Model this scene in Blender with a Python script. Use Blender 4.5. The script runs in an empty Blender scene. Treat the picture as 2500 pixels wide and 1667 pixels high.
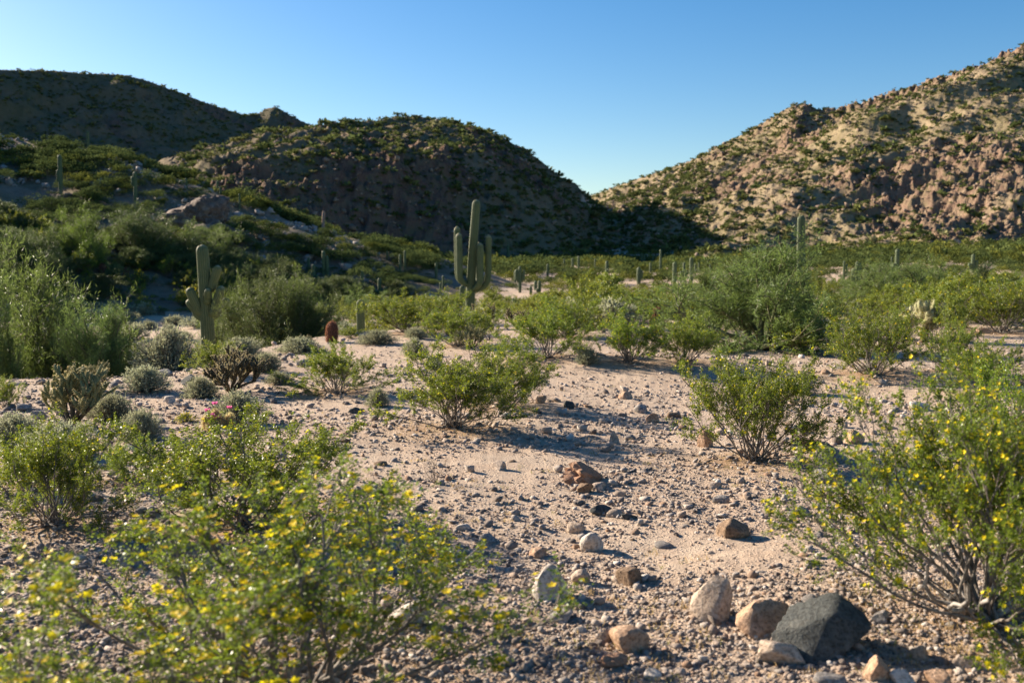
import bpy, math, random
import numpy as np

C = bpy.context.scene.collection
R = math.radians
rng = np.random.default_rng(11)

# ---------------------------------------------------------------- camera
FPX, CX, CY, EYE = 2287.0, 1176.0, 784.0, 1.6        # the photograph measured on a 2352 x 1568 grid
PITCH = math.atan((784 - 600) / FPX)
cam_data = bpy.data.cameras.new('camera')
cam_data.sensor_width = 36.0
cam_data.lens = 36.0 * FPX / 2352.0
cam_data.clip_end = 5000
cam_data.dof.use_dof = True
cam_data.dof.focus_distance = 8.6
cam_data.dof.aperture_fstop = 2.6
cam = bpy.data.objects.new('camera', cam_data)
cam.location = (0, 0, EYE)
cam.rotation_euler = (math.pi / 2 - PITCH, 0, 0)
C.objects.link(cam)
bpy.context.scene.camera = cam

# ---------------------------------------------------------------- sky, sun, exposure
SUN_EL, SUN_AHEAD = 23.0, 31.0                        # degrees above the horizon, degrees ahead of straight left
world = bpy.data.worlds.new('World')
bpy.context.scene.world = world
world.use_nodes = True
wn = world.node_tree
wn.nodes.clear()
sky = wn.nodes.new('ShaderNodeTexSky')
sky.sky_type = 'NISHITA'
sky.sun_disc = False
sky.sun_elevation = R(SUN_EL)
sky.sun_rotation = R(-(90 - SUN_AHEAD))
sky.altitude = 500
sky.air_density = 1.0
sky.dust_density = 0.9
sky.ozone_density = 2.0
bg = wn.nodes.new('ShaderNodeBackground')
bg.inputs['Strength'].default_value = 0.057
wo = wn.nodes.new('ShaderNodeOutputWorld')
sat = wn.nodes.new('ShaderNodeHueSaturation')
sat.inputs['Saturation'].default_value = 1.42
sat.inputs['Hue'].default_value = 0.503
wn.links.new(sky.outputs[0], sat.inputs['Color'])
wn.links.new(sat.outputs[0], bg.inputs[0])
wn.links.new(bg.outputs[0], wo.inputs[0])
sl = bpy.data.lights.new('sun', 'SUN')
sl.energy = 5.0
sl.angle = R(0.5)
sl.color = (1.0, 0.86, 0.68)
so = bpy.data.objects.new('sun', sl)
so.rotation_euler = (R(90 - SUN_EL), 0, -R(90 + SUN_AHEAD))   # aimed from the left and slightly ahead
C.objects.link(so)
vs = bpy.context.scene.view_settings
vs.view_transform = 'Standard'
vs.look = 'None'
vs.exposure = 1.5
vs.gamma = 1.0
cy = bpy.context.scene.cycles
cy.max_bounces = 6
cy.diffuse_bounces = 2
cy.glossy_bounces = 2
cy.transmission_bounces = 3
cy.use_denoising = True

# ---------------------------------------------------------------- object helpers
def tag(o, label=None, cat=None, group=None, kind=None):
    if label: o['label'] = label
    if cat: o['category'] = cat
    if group: o['group'] = group
    if kind: o['kind'] = kind
    return o

def empty(name, loc=(0, 0, 0)):
    o = bpy.data.objects.new(name, None)
    o.empty_display_size = 0.1
    o.location = loc
    C.objects.link(o)
    return o

def link(name, me, parent=None):
    o = bpy.data.objects.new(name, me)
    C.objects.link(o)
    if parent is not None:
        o.parent = parent
    return o

def copy_tree(o, parent=None):
    c = o.copy()
    C.objects.link(c)
    if parent is not None:
        c.parent = parent
    for ch in [q for q in bpy.data.objects if q.parent == o] if parent is not None else o.children:
        copy_tree(ch, c)
    return c

def mesh(name, V, Q=None, T=None, mat=None, smooth=False, attrs=None):
    me = bpy.data.meshes.new(name)
    V = np.asarray(V, np.float32).reshape(-1, 3)
    parts, tot = [], []
    if Q is not None and len(Q):
        parts.append(np.asarray(Q, np.int32).reshape(-1)); tot.append(np.full(len(Q), 4, np.int32))
    if T is not None and len(T):
        parts.append(np.asarray(T, np.int32).reshape(-1)); tot.append(np.full(len(T), 3, np.int32))
    L = np.concatenate(parts); tot = np.concatenate(tot)
    st = np.concatenate([[0], np.cumsum(tot)[:-1]]).astype(np.int32)
    me.vertices.add(len(V)); me.vertices.foreach_set('co', V.reshape(-1))
    me.loops.add(len(L)); me.loops.foreach_set('vertex_index', L)
    me.polygons.add(len(tot)); me.polygons.foreach_set('loop_start', st); me.polygons.foreach_set('loop_total', tot)
    if smooth:
        me.polygons.foreach_set('use_smooth', np.ones(len(tot), bool))
    for k, a in (attrs or {}).items():
        at_ = me.attributes.new(k, 'FLOAT', 'POINT')
        at_.data.foreach_set('value', np.asarray(a, np.float32))
    me.update(calc_edges=True)
    me.validate()
    if mat is not None:
        me.materials.append(mat)
    return me

class MB:                                             # collects shapes, builds ONE mesh
    def __init__(s): s.V, s.Q, s.T, s.n = [], [], [], 0
    def add(s, V, Q=None, T=None):
        V = np.asarray(V, float).reshape(-1, 3)
        s.V.append(V)
        if Q is not None and len(Q): s.Q.append(np.asarray(Q) + s.n)
        if T is not None and len(T): s.T.append(np.asarray(T) + s.n)
        s.n += len(V)
    def mesh(s, name, mat, smooth=False):
        return mesh(name, np.concatenate(s.V), np.concatenate(s.Q) if s.Q else None, np.concatenate(s.T) if s.T else None, mat, smooth)

# ---------------------------------------------------------------- noise
def _h(i, j, seed):
    n = (i * 374761393 + j * 668265263 + seed * 144665) & 0xFFFFFFFF
    n = ((n ^ (n >> 13)) * 1274126177) & 0xFFFFFFFF
    return ((n ^ (n >> 16)) & 0xFFFF) / 32767.5 - 1.0

def noise(x, y, seed=0):
    i = np.floor(x).astype(np.int64); j = np.floor(y).astype(np.int64)
    u = x - i; v = y - j
    u = u * u * u * (u * (u * 6 - 15) + 10); v = v * v * v * (v * (v * 6 - 15) + 10)
    a, b, c, d = _h(i, j, seed), _h(i + 1, j, seed), _h(i, j + 1, seed), _h(i + 1, j + 1, seed)
    return (a * (1 - u) + b * u) * (1 - v) + (c * (1 - u) + d * u) * v

def fbm(x, y, o=4, seed=0, g=0.5):
    s, a, t = 0, 1.0, 0
    for k in range(o):
        s = s + a * noise(x * 1.0, y * 1.0, seed + k * 17); t += a
        x, y = x * 1.93 + y * 0.35 + 3.7, y * 1.93 - x * 0.35 + 9.1
        a *= g
    return s / t

def ridged(x, y, o=4, seed=0):
    s, a, t = 0, 1.0, 0
    for k in range(o):
        s = s + a * (1 - np.abs(noise(x, y, seed + k * 31))); t += a
        x, y = x * 1.97 + y * 0.3 + 1.7, y * 1.97 - x * 0.3 + 5.1
        a *= 0.5
    return s / t

def sm(t):
    t = np.clip(t, 0, 1)
    return t * t * (3 - 2 * t)

# ---------------------------------------------------------------- the lie of the land
SP, CP = math.sin(PITCH), math.cos(PITCH)
def ray(px, py):
    """world direction (per unit of forward distance y) through a point of the 2352 x 1568 grid"""
    k = (CY - py) / FPX
    dz = (k * CP - SP) / (CP + k * SP)
    d = CP - dz * SP
    return (px - CX) / FPX * d, dz

def world_pt(px, py, y):
    rx, rz = ray(px, py)
    return rx * y, y, EYE + rz * y

MOUNTAIN = [(-1500, 170, 330), (-700, 160, 420), (-300, 152, 450), (0, 159, 480), (120, 161, 500), (200, 167, 510), (270, 169, 520), (330, 181, 530), (380, 199, 540),
            (450, 226, 560), (520, 251, 575), (565, 263, 590), (595, 258, 595), (612, 248, 600), (632, 243, 600), (655, 254, 600), (680, 281, 600), (705, 297, 605), (760, 330, 610), (900, 450, 620)]
MOUNTAIN_SPUR = [(330, 200, 520), (262, 238, 492), (190, 268, 466), (130, 300, 440), (40, 340, 420)]
CENTRE = [(440, 470, 195), (500, 440, 210), (560, 408, 225), (620, 364, 246), (690, 300, 268), (745, 283, 290), (800, 275, 305), (860, 279, 315), (910, 267, 325), (960, 267, 335), (1020, 276, 345),
          (1100, 296, 360), (1150, 312, 370), (1178, 328, 374), (1192, 352, 378), (1250, 396, 395), (1300, 440, 415), (1350, 466, 430), (1450, 515, 450), (1590, 556, 470)]
CENTRE_D1 = [6, 10, 22, 30, 36, 44, 46, 42, 36, 28, 18, 10, 6, 5, 4, 4, 4, 4, 4, 4]
RIGHT = [(1345, 452, 520), (1400, 433, 505), (1460, 411, 490), (1540, 385, 470), (1640, 348, 450), (1720, 300, 435), (1795, 256, 420), (1822, 240, 416), (1852, 238, 412), (1885, 252, 408), (1905, 253, 406),
         (1980, 234, 398), (2050, 210, 390), (2100, 196, 384), (2160, 180, 375), (2250, 152, 362), (2352, 100, 350), (2500, 60, 352), (2800, 20, 362), (3400, 40, 370)]
RIGHT_SPUR = [(2165, 180, 575), (2100, 232, 535), (2030, 276, 508), (1965, 325, 484), (1905, 385, 462), (1862, 450, 440)]
RIGHT_SPUR_B = [(1850, 239, 636), (1818, 300, 590), (1795, 358, 552), (1765, 430, 512)]
RIGHT_SPUR_C = [(2352, 180, 338), (2270, 300, 312), (2200, 410, 285), (2170, 510, 258), (2140, 590, 235)]
RIGHT_SPUR_D = [(1640, 350, 448), (1610, 418, 420), (1570, 480, 392), (1540, 540, 360)]
KNOLL = [(1628, 578, 232), (1668, 556, 240), (1720, 560, 240), (1790, 585, 235)]
NEAR = [(-900, 170, 90), (-500, 225, 98), (-200, 272, 106), (0, 312, 112), (100, 327, 112), (200, 343, 107), (270, 362, 104), (330, 387, 102), (430, 430, 108), (500, 452, 118), (560, 482, 128), (640, 512, 140),
        (750, 550, 155), (850, 577, 170), (930, 597, 190)]

for _l, _k in ((MOUNTAIN, 1.5), (MOUNTAIN_SPUR, 1.5), (CENTRE, 1.4), (RIGHT, 1.55), (RIGHT_SPUR_D, 1.5), (KNOLL, 1.35)):
    _l[:] = [(a, b, c * _k) for a, b, c in _l]
CENTRE_D1 = [1.4 * v for v in CENTRE_D1]

def tent(x, y, pts, s1, s2=None, d1=None, gul=0.3, seed=5, scale=36.0, reach=34.0):
    P = np.array([world_pt(*p) for p in pts])
    D1 = np.full(len(P), 1e9) if d1 is None else np.asarray(d1, float)
    s2 = s1 if s2 is None else s2
    wob = gul * (0.35 + 0.9 * noise(x / scale, y / scale, seed) + 0.55 * noise(x / scale * 2.3, y / scale * 2.3, seed + 3))
    best = np.full(x.shape, -1e9); bd = np.full(x.shape, 1e9)
    for a, b, da, db in zip(P[:-1], P[1:], D1[:-1], D1[1:]):
        ux, uy = b[0] - a[0], b[1] - a[1]
        t = np.clip(((x - a[0]) * ux + (y - a[1]) * uy) / (ux * ux + uy * uy), 0, 1)
        d = np.hypot(x - a[0] - t * ux, y - a[1] - t * uy)
        e = da + (db - da) * t
        z = a[2] + (b[2] - a[2]) * t - np.where(d < e, s1 * d, s1 * e + s2 * (d - e)) - s1 * np.minimum(d, reach) * wob
        m = z > best
        best = np.where(m, z, best); bd = np.where(m, d, bd)
    return best, bd

EDGE = ([-900, 0, 300, 430, 520, 640, 750, 900, 1060, 1280, 1450, 1700, 2000, 2400, 3200], [12, 13.0, 13.2, 14.6, 16.5, 18.6, 21.2, 23.5, 27, 34, 30, 26, 28, 32, 34])
DROP = ([-900, 0, 300, 640, 900, 1280, 1560, 1800, 2400, 3200], [2.6, 2.6, 2.6, 2.5, 2.2, 1.6, 1.1, 0.7, 0.1, 0.0])
MOUNDS = [(1430, 845, 2.4, 1.1, 0.20), (1060, 985, 1.0, 0.8, 0.07), (2010, 865, 1.2, 0.9, 0.08), (640, 1060, 1.2, 1.0, 0.05), (2150, 1430, 0.9, 0.7, 0.06)]
MOUNDS = [(world_pt(px, py, 3659.0 / (py - 600))[0], 3659.0 / (py - 600), a, b, h) for px, py, a, b, h in MOUNDS]

def grad_px(x, y):
    return CX + FPX * x / np.maximum(y, 0.8)

def land(x, y, parts=False):
    """height of the land, and what it is: 0 ground, 1 near slope, 2 mountain, 3 centre hill, 4 right hill"""
    x = np.asarray(x, float); y = np.asarray(y, float)
    px = grad_px(x, y)
    e = np.interp(px, *EDGE); A = np.interp(px, *DROP)
    z = -A * sm((y - e) / (4 + 0.35 * e))
    z = z + (A + 1.0) * np.clip((y - 55) / 240, 0, 2.2)
    for mx, my, a, b, h in MOUNDS:
        z = z + h * np.exp(-((x - mx) / a) ** 2 - ((y - my) / b) ** 2)
    far = sm((y - 14) / 40)
    z = z + 0.05 * fbm(x / 1.9, y / 1.9, 3, 2) + far * 0.55 * fbm(x / 14, y / 14, 3, 9) + sm((y - 70) / 60) * 1.0 * fbm(x / 46 + 3, y / 60, 2, 12) + sm((y - 90) / 200) * sm((px - 1350) / 900) * 3.2
    near = 1 - sm((y - 16) / 20)
    z = z + near * (0.016 * fbm(x / 0.42, y / 0.42, 2, 21) + 0.007 * fbm(x / 0.085, y / 0.085, 2, 25))
    idx = np.zeros(x.shape, int); rock = np.zeros(x.shape)
    def blend(z, hz, k):
        h = np.clip(0.5 + 0.5 * (hz - z) / k, 0, 1)
        return z * (1 - h) + hz * h + k * h * (1 - h)
    hz, d = tent(x, y, NEAR, 0.33, gul=0.12, seed=41, scale=22, reach=20)
    hz = hz + sm(d / 14) * (0.9 * fbm(x / 9, y / 9, 3, 44)) + 0.25 * fbm(x / 2.4, y / 2.4, 3, 45)
    idx = np.where(hz > z, 1, idx); z = blend(z, hz, 1.6)
    crag0 = sm((fbm(x / 38, y / 38, 3, 61) - 0.02) / 0.26)
    rough = ridged(x / 17, y / 17, 4, 63)
    fine = ridged(x / 5.2, y / 5.2, 3, 67)
    vfine = ridged(x / 2.3 + 0.4 * fine, y / 2.3, 2, 69)
    for i, pts, s1, s2, d1, k, seed in ((2, MOUNTAIN, 0.55, None, None, 8, 71), (2, MOUNTAIN_SPUR, 0.5, None, None, 8, 73),
                                        (3, CENTRE, 0.26, 0.82, CENTRE_D1, 5, 75),
                                        (4, RIGHT[:11], 0.58, None, None, 6, 81), (4, RIGHT[10:], 0.42, None, None, 10, 82), (4, RIGHT_SPUR, 0.78, None, None, 2, 83), (4, RIGHT_SPUR_B, 0.78, None, None, 2, 85),
                                        (4, RIGHT_SPUR_D, 0.52, None, None, 4, 88), (4, KNOLL, 0.30, None, None, 1.5, 89)):
        hz, d = tent(x, y, pts, s1, s2, d1, 0.42, seed)
        up = sm((hz + 1) / 9)
        crag = np.maximum(crag0, 0.9 * sm(1.25 - d / 34)) if i == 4 and pts[0][0] > 1700 else crag0
        off = sm(d / 10)
        amp = {2: 3.0, 3: 4.4, 4: 4.6}[i]
        hz = hz + up * off * (amp * (rough - 0.84) * 1.6 + crag * 3.4 * (fine - 0.8)) + up * (0.9 + 1.5 * crag) * 1.1 * (fine - 0.72) + up * (0.8 + 1.2 * crag) * 0.95 * (vfine - 0.75)
        if i == 4 and pts[0][0] > 1700:
            hz = hz + 3.6 * sm(1.4 - d / 26) * (fine - 0.62) + 1.8 * sm(1.4 - d / 26) * (vfine - 0.7)
        w = hz > z
        idx = np.where(w, i, idx); rock = np.where(w, crag * up, rock)
        z = blend(z, hz, k)
    return (z, idx, rock) if parts else z

def H(x, y):
    return float(land(np.array([x]), np.array([y]))[0])

_ys = np.concatenate([np.geomspace(1.2, 60, 900), np.geomspace(60.2, 960, 1000)])
def hit(px, py):
    """where the line of sight through (px, py) meets the land"""
    rx, rz = ray(px, py)
    z = land(rx * _ys, _ys)
    below = np.nonzero(EYE + rz * _ys < z)[0]
    y = _ys[below[0]] if len(below) else _ys[-1]
    return rx * y, y, H(rx * y, y)

def at(px, y):
    x = (px - CX) / FPX * y
    return x, y, H(x, y)
# ---------------------------------------------------------------- materials
def nodes(name):
    m = bpy.data.materials.new(name); m.use_nodes = True
    nt = m.node_tree; nt.nodes.clear()
    out = nt.nodes.new('ShaderNodeOutputMaterial')
    return m, nt, out

def N(nt, t, **kw):
    n = nt.nodes.new(t)
    for k, v in kw.items():
        if k in n.inputs: n.inputs[k].default_value = v
        else: setattr(n, k, v)
    return n

def ramp(nt, fac, stops):
    r = nt.nodes.new('ShaderNodeValToRGB')
    el = r.color_ramp.elements
    while len(el) < len(stops): el.new(0.5)
    for e, (p, c) in zip(el, stops):
        e.position = p
        e.color = (*c, 1) if len(c) == 3 else c
    nt.links.new(fac, r.inputs[0])
    return r.outputs[0]

def mixc(nt, fac, a, b):
    m = nt.nodes.new('ShaderNodeMix'); m.data_type = 'RGBA'
    if isinstance(fac, (int, float)): m.inputs[0].default_value = fac
    else: nt.links.new(fac, m.inputs[0])
    for s, v in ((6, a), (7, b)):
        if isinstance(v, tuple): m.inputs[s].default_value = (*v, 1)
        else: nt.links.new(v, m.inputs[s])
    return m.outputs[2]

def texnoise(nt, vec, scale, detail=4, rough=0.55):
    t = N(nt, 'ShaderNodeTexNoise'); t.inputs['Scale'].default_value = scale; t.inputs['Detail'].default_value = detail; t.inputs['Roughness'].default_value = rough
    nt.links.new(vec, t.inputs['Vector'])
    return t.outputs['Fac']

def leaf_mat(name, dark, light, trans=0.4, rough=0.45, spec=0.4, tcol=None):
    m, nt, out = nodes(name)
    g = nt.nodes.new('ShaderNodeNewGeometry')
    oi = nt.nodes.new('ShaderNodeObjectInfo')
    c = ramp(nt, g.outputs['Random Per Island'], [(0, dark), (1, light)])
    hs = nt.nodes.new('ShaderNodeHueSaturation')
    mr = nt.nodes.new('ShaderNodeMapRange'); mr.inputs[3].default_value = 0.75; mr.inputs[4].default_value = 1.25
    nt.links.new(oi.outputs['Random'], mr.inputs[0]); nt.links.new(mr.outputs[0], hs.inputs['Value'])
    mr2 = nt.nodes.new('ShaderNodeMapRange'); mr2.inputs[3].default_value = 0.485; mr2.inputs[4].default_value = 0.515
    nt.links.new(oi.outputs['Random'], mr2.inputs[0]); nt.links.new(mr2.outputs[0], hs.inputs['Hue'])
    nt.links.new(c, hs.inputs['Color'])
    p = N(nt, 'ShaderNodeBsdfPrincipled'); p.inputs['Roughness'].default_value = rough; p.inputs['Specular IOR Level'].default_value = spec
    nt.links.new(hs.outputs[0], p.inputs['Base Color'])
    t = nt.nodes.new('ShaderNodeBsdfTranslucent')
    tm = mixc(nt, 0.55, hs.outputs[0], tcol or tuple(min(1, v * 1.6) for v in light))
    nt.links.new(tm, t.inputs['Color'])
    mx = nt.nodes.new('ShaderNodeMixShader'); mx.inputs[0].default_value = trans
    nt.links.new(p.outputs[0], mx.inputs[1]); nt.links.new(t.outputs[0], mx.inputs[2]); nt.links.new(mx.outputs[0], out.inputs[0])
    return m

def bark_mat(name, a, b, scale=40):
    m, nt, out = nodes(name)
    tc = nt.nodes.new('ShaderNodeTexCoord')
    f = texnoise(nt, tc.outputs['Object'], scale, 3)
    c = ramp(nt, f, [(0.3, a), (0.7, b)])
    p = N(nt, 'ShaderNodeBsdfPrincipled'); p.inputs['Roughness'].default_value = 0.8; p.inputs['Specular IOR Level'].default_value = 0.2
    nt.links.new(c, p.inputs['Base Color']); nt.links.new(p.outputs[0], out.inputs[0])
    return m

def stone_mat(name, a, b, c, scale=9.0, island=False, bump=0.7):
    m, nt, out = nodes(name)
    tc = nt.nodes.new('ShaderNodeTexCoord')
    f = texnoise(nt, tc.outputs['Object'], scale, 6, 0.65)
    f2 = texnoise(nt, tc.outputs['Object'], scale * 7, 4, 0.7)
    if island:
        g = nt.nodes.new('ShaderNodeNewGeometry'); oi = None
        col = ramp(nt, g.outputs['Random Per Island'], [(0.0, (0.12, 0.10, 0.09)), (0.16, (0.24, 0.20, 0.175)), (0.34, (0.42, 0.33, 0.265)), (0.52, (0.33, 0.295, 0.27)), (0.70, (0.52, 0.45, 0.385)), (0.84, (0.36, 0.22, 0.14)), (1.0, (0.66, 0.61, 0.56))])
        col = mixc(nt, ramp(nt, f2, [(0.35, (0, 0, 0)), (0.75, (0.35, 0.35, 0.35))]), col, b)
    else:
        col = ramp(nt, f, [(0.3, a), (0.5, b), (0.72, c)])
        dark = ramp(nt, f2, [(0.36, (0.42, 0.40, 0.38)), (0.56, (1, 1, 1))])
        mm = nt.nodes.new('ShaderNodeMix'); mm.data_type = 'RGBA'; mm.blend_type = 'MULTIPLY'; mm.inputs[0].default_value = 0.95
        nt.links.new(col, mm.inputs[6]); nt.links.new(dark, mm.inputs[7]); col = mm.outputs[2]
    p = N(nt, 'ShaderNodeBsdfPrincipled'); p.inputs['Roughness'].default_value = 0.85; p.inputs['Specular IOR Level'].default_value = 0.25
    nt.links.new(col, p.inputs['Base Color'])
    bp = nt.nodes.new('ShaderNodeBump'); bp.inputs['Strength'].default_value = bump; bp.inputs['Distance'].default_value = 0.02
    nt.links.new(f2, bp.inputs['Height']); nt.links.new(bp.outputs[0], p.inputs['Normal']); nt.links.new(p.outputs[0], out.inputs[0])
    return m

def ground_mat():
    m, nt, out = nodes('desert_soil')
    tc = nt.nodes.new('ShaderNodeTexCoord'); V = tc.outputs['Object']
    big = texnoise(nt, V, 0.5, 5, 0.6); mid = texnoise(nt, V, 5, 5, 0.65); fine = texnoise(nt, V, 90, 4, 0.7)
    col = ramp(nt, big, [(0.3, (0.415, 0.31, 0.225)), (0.55, (0.485, 0.38, 0.285)), (0.75, (0.43, 0.35, 0.27))])
    col = mixc(nt, ramp(nt, mid, [(0.42, (0, 0, 0)), (0.72, (0.55, 0.55, 0.55))]), col, (0.32, 0.215, 0.15))
    def grit(scale, r1, r2, hi):
        v = nt.nodes.new('ShaderNodeTexVoronoi'); v.inputs['Scale'].default_value = scale
        nt.links.new(V, v.inputs['Vector'])
        cc = ramp(nt, v.outputs['Color'], [(0.0, (0.17, 0.13, 0.11)), (0.4, (0.42, 0.32, 0.25)), (0.7, (0.36, 0.25, 0.18)), (1.0, (0.60, 0.52, 0.44))])
        k = ramp(nt, v.outputs['Distance'], [(r1, (hi, hi, hi)), (r2, (0, 0, 0))])
        return cc, k, v.outputs['Distance']
    c1, k1, d1 = grit(75, 0.18, 0.42, 0.65)
    c2, k2, d2 = grit(26, 0.12, 0.30, 0.8)
    col = mixc(nt, k1, col, c1); col = mixc(nt, k2, col, c2)
    at_ = nt.nodes.new('ShaderNodeAttribute'); at_.attribute_name = 'litter'
    lm = nt.nodes.new('ShaderNodeMath'); lm.operation = 'MULTIPLY'
    nt.links.new(at_.outputs['Fac'], lm.inputs[0]); nt.links.new(ramp(nt, mid, [(0.3, (0.35,) * 3), (0.6, (1,) * 3)]), lm.inputs[1])
    col = mixc(nt, lm.outputs[0], col, (0.25, 0.135, 0.055))
    p = N(nt, 'ShaderNodeBsdfPrincipled'); p.inputs['Roughness'].default_value = 0.95; p.inputs['Specular IOR Level'].default_value = 0.15
    nt.links.new(col, p.inputs['Base Color'])
    hsum = nt.nodes.new('ShaderNodeMath'); hsum.operation = 'ADD'
    s1 = nt.nodes.new('ShaderNodeMath'); s1.operation = 'MULTIPLY'; s1.inputs[1].default_value = 0.6
    inv = ramp(nt, d2, [(0.1, (1, 1, 1)), (0.32, (0, 0, 0))])
    inv1 = ramp(nt, d1, [(0.15, (1, 1, 1)), (0.42, (0, 0, 0))])
    nt.links.new(inv1, s1.inputs[0]); nt.links.new(inv, hsum.inputs[0]); nt.links.new(s1.outputs[0], hsum.inputs[1])
    h3 = nt.nodes.new('ShaderNodeMath'); h3.operation = 'ADD'
    nt.links.new(hsum.outputs[0], h3.inputs[0]); nt.links.new(fine, h3.inputs[1])
    bp = nt.nodes.new('ShaderNodeBump'); bp.inputs['Strength'].default_value = 0.8; bp.inputs['Distance'].default_value = 0.012
    nt.links.new(h3.outputs[0], bp.inputs['Height']); nt.links.new(bp.outputs[0], p.inputs['Normal']); nt.links.new(p.outputs[0], out.inputs[0])
    return m

def hill_mat(name, soil, soil2, grass, rockc, rock2, sc=1.0):
    m, nt, out = nodes(name)
    tc = nt.nodes.new('ShaderNodeTexCoord'); V = tc.outputs['Object']
    big = texnoise(nt, V, 0.035 * sc, 4, 0.6); mid = texnoise(nt, V, 0.3 * sc, 5, 0.65); fine = texnoise(nt, V, 1.6 * sc, 5, 0.7)
    col = ramp(nt, mid, [(0.3, soil), (0.7, soil2)])
    gf = nt.nodes.new('ShaderNodeMath'); gf.operation = 'MULTIPLY'
    nt.links.new(ramp(nt, big, [(0.38, (0, 0, 0)), (0.62, (1, 1, 1))]), gf.inputs[0]); nt.links.new(ramp(nt, fine, [(0.38, (0.05,) * 3), (0.62, (0.85,) * 3)]), gf.inputs[1])
    col = mixc(nt, gf.outputs[0], col, grass)
    at_ = nt.nodes.new('ShaderNodeAttribute'); at_.attribute_name = 'rock'
    rk = nt.nodes.new('ShaderNodeMath'); rk.operation = 'MULTIPLY'
    nt.links.new(at_.outputs['Fac'], rk.inputs[0]); nt.links.new(ramp(nt, mid, [(0.35, (0.2,) * 3), (0.55, (1,) * 3)]), rk.inputs[1])
    rc = ramp(nt, fine, [(0.3, rock2), (0.65, rockc)])
    col = mixc(nt, rk.outputs[0], col, rc)
    tr = nt.nodes.new('ShaderNodeAttribute'); tr.attribute_name = 'trail'
    col = mixc(nt, tr.outputs['Fac'], col, (0.55, 0.40, 0.29))
    p = N(nt, 'ShaderNodeBsdfPrincipled'); p.inputs['Roughness'].default_value = 0.95; p.inputs['Specular IOR Level'].default_value = 0.1
    nt.links.new(col, p.inputs['Base Color'])
    ad = nt.nodes.new('ShaderNodeMath'); ad.operation = 'ADD'
    nt.links.new(fine, ad.inputs[0]); nt.links.new(mid, ad.inputs[1])
    bp = nt.nodes.new('ShaderNodeBump'); bp.inputs['Strength'].default_value = 0.9; bp.inputs['Distance'].default_value = 0.9 / sc
    nt.links.new(ad.outputs[0], bp.inputs['Height']); nt.links.new(bp.outputs[0], p.inputs['Normal']); nt.links.new(p.outputs[0], out.inputs[0])
    return m

M = {}
M['ground'] = ground_mat()
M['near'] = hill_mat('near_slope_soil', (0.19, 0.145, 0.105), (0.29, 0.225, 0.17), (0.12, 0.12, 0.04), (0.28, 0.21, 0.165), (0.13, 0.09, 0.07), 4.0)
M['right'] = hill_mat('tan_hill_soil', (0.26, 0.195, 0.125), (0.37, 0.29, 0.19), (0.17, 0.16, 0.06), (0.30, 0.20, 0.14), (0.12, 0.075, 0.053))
M['centre'] = hill_mat('shaded_olive_hill_soil', (0.17, 0.13, 0.085), (0.24, 0.185, 0.12), (0.12, 0.115, 0.042), (0.21, 0.125, 0.09), (0.085, 0.05, 0.038))  # duller soil than the right hill, darkened further to stand in for shade
M['mountain'] = hill_mat('shaded_mountain_soil', (0.13, 0.105, 0.07), (0.18, 0.145, 0.095), (0.095, 0.095, 0.036), (0.20, 0.13, 0.095), (0.10, 0.065, 0.05))  # soil and rock tones lowered to paint in the mountain's shade

M['creo_leaf'] = leaf_mat('creosote_leaf', (0.05, 0.09, 0.010), (0.185, 0.255, 0.026), 0.4, 0.42, 0.35, (0.31, 0.39, 0.03))
M['creo_leaf_far'] = leaf_mat('creosote_leaf_yellowish', (0.07, 0.11, 0.014), (0.195, 0.245, 0.034), 0.38, 0.5, 0.35, (0.30, 0.31, 0.03))
M['creo_flower'] = leaf_mat('creosote_flower', (0.72, 0.50, 0.01), (0.85, 0.66, 0.02), 0.35, 0.5, 0.2)
M['creo_stem'] = bark_mat('creosote_bark', (0.075, 0.06, 0.05), (0.24, 0.215, 0.19), 30)
M['verde_leaf'] = leaf_mat('palo_verde_twig', (0.06, 0.10, 0.03), (0.155, 0.21, 0.062), 0.4, 0.5, 0.3, (0.22, 0.30, 0.06))
M['verde_leaf_b'] = leaf_mat('palo_verde_twig_bright', (0.065, 0.11, 0.02), (0.15, 0.215, 0.04), 0.42, 0.5, 0.3, (0.22, 0.31, 0.04))
M['verde_bark'] = bark_mat('palo_verde_bark', (0.06, 0.065, 0.03), (0.17, 0.16, 0.09), 12)
M['shaded_verde_leaf'] = leaf_mat('shaded_verde_leaf', (0.045, 0.074, 0.025), (0.11, 0.15, 0.048), 0.33, 0.55, 0.25, (0.15, 0.18, 0.05))  # palo verde leaf darkened, shade put into the slope and wash crowns
M['iron_leaf'] = leaf_mat('ironwood_leaf', (0.035, 0.06, 0.022), (0.09, 0.13, 0.045), 0.3, 0.5, 0.3)
M['grey_leaf'] = leaf_mat('bursage_leaf', (0.22, 0.24, 0.16), (0.42, 0.43, 0.30), 0.35, 0.7, 0.15, (0.45, 0.46, 0.24))
M['grey_stem'] = bark_mat('bursage_stem', (0.10, 0.08, 0.06), (0.24, 0.20, 0.16), 30)
M['brittle_flower'] = leaf_mat('brittlebush_flower', (0.70, 0.46, 0.01), (0.85, 0.62, 0.02), 0.3, 0.5, 0.2)
M['dry'] = leaf_mat('dry_grass', (0.30, 0.20, 0.07), (0.50, 0.37, 0.17), 0.35, 0.7, 0.15)
M['green_grass'] = leaf_mat('green_sprout', (0.12, 0.14, 0.03), (0.30, 0.28, 0.09), 0.35, 0.6, 0.2)
M['dead_branch'] = bark_mat('grey_dead_branch', (0.16, 0.145, 0.13), (0.38, 0.35, 0.32), 25)
M['twig'] = bark_mat('dead_twig', (0.05, 0.04, 0.035), (0.12, 0.095, 0.075), 30)
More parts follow.
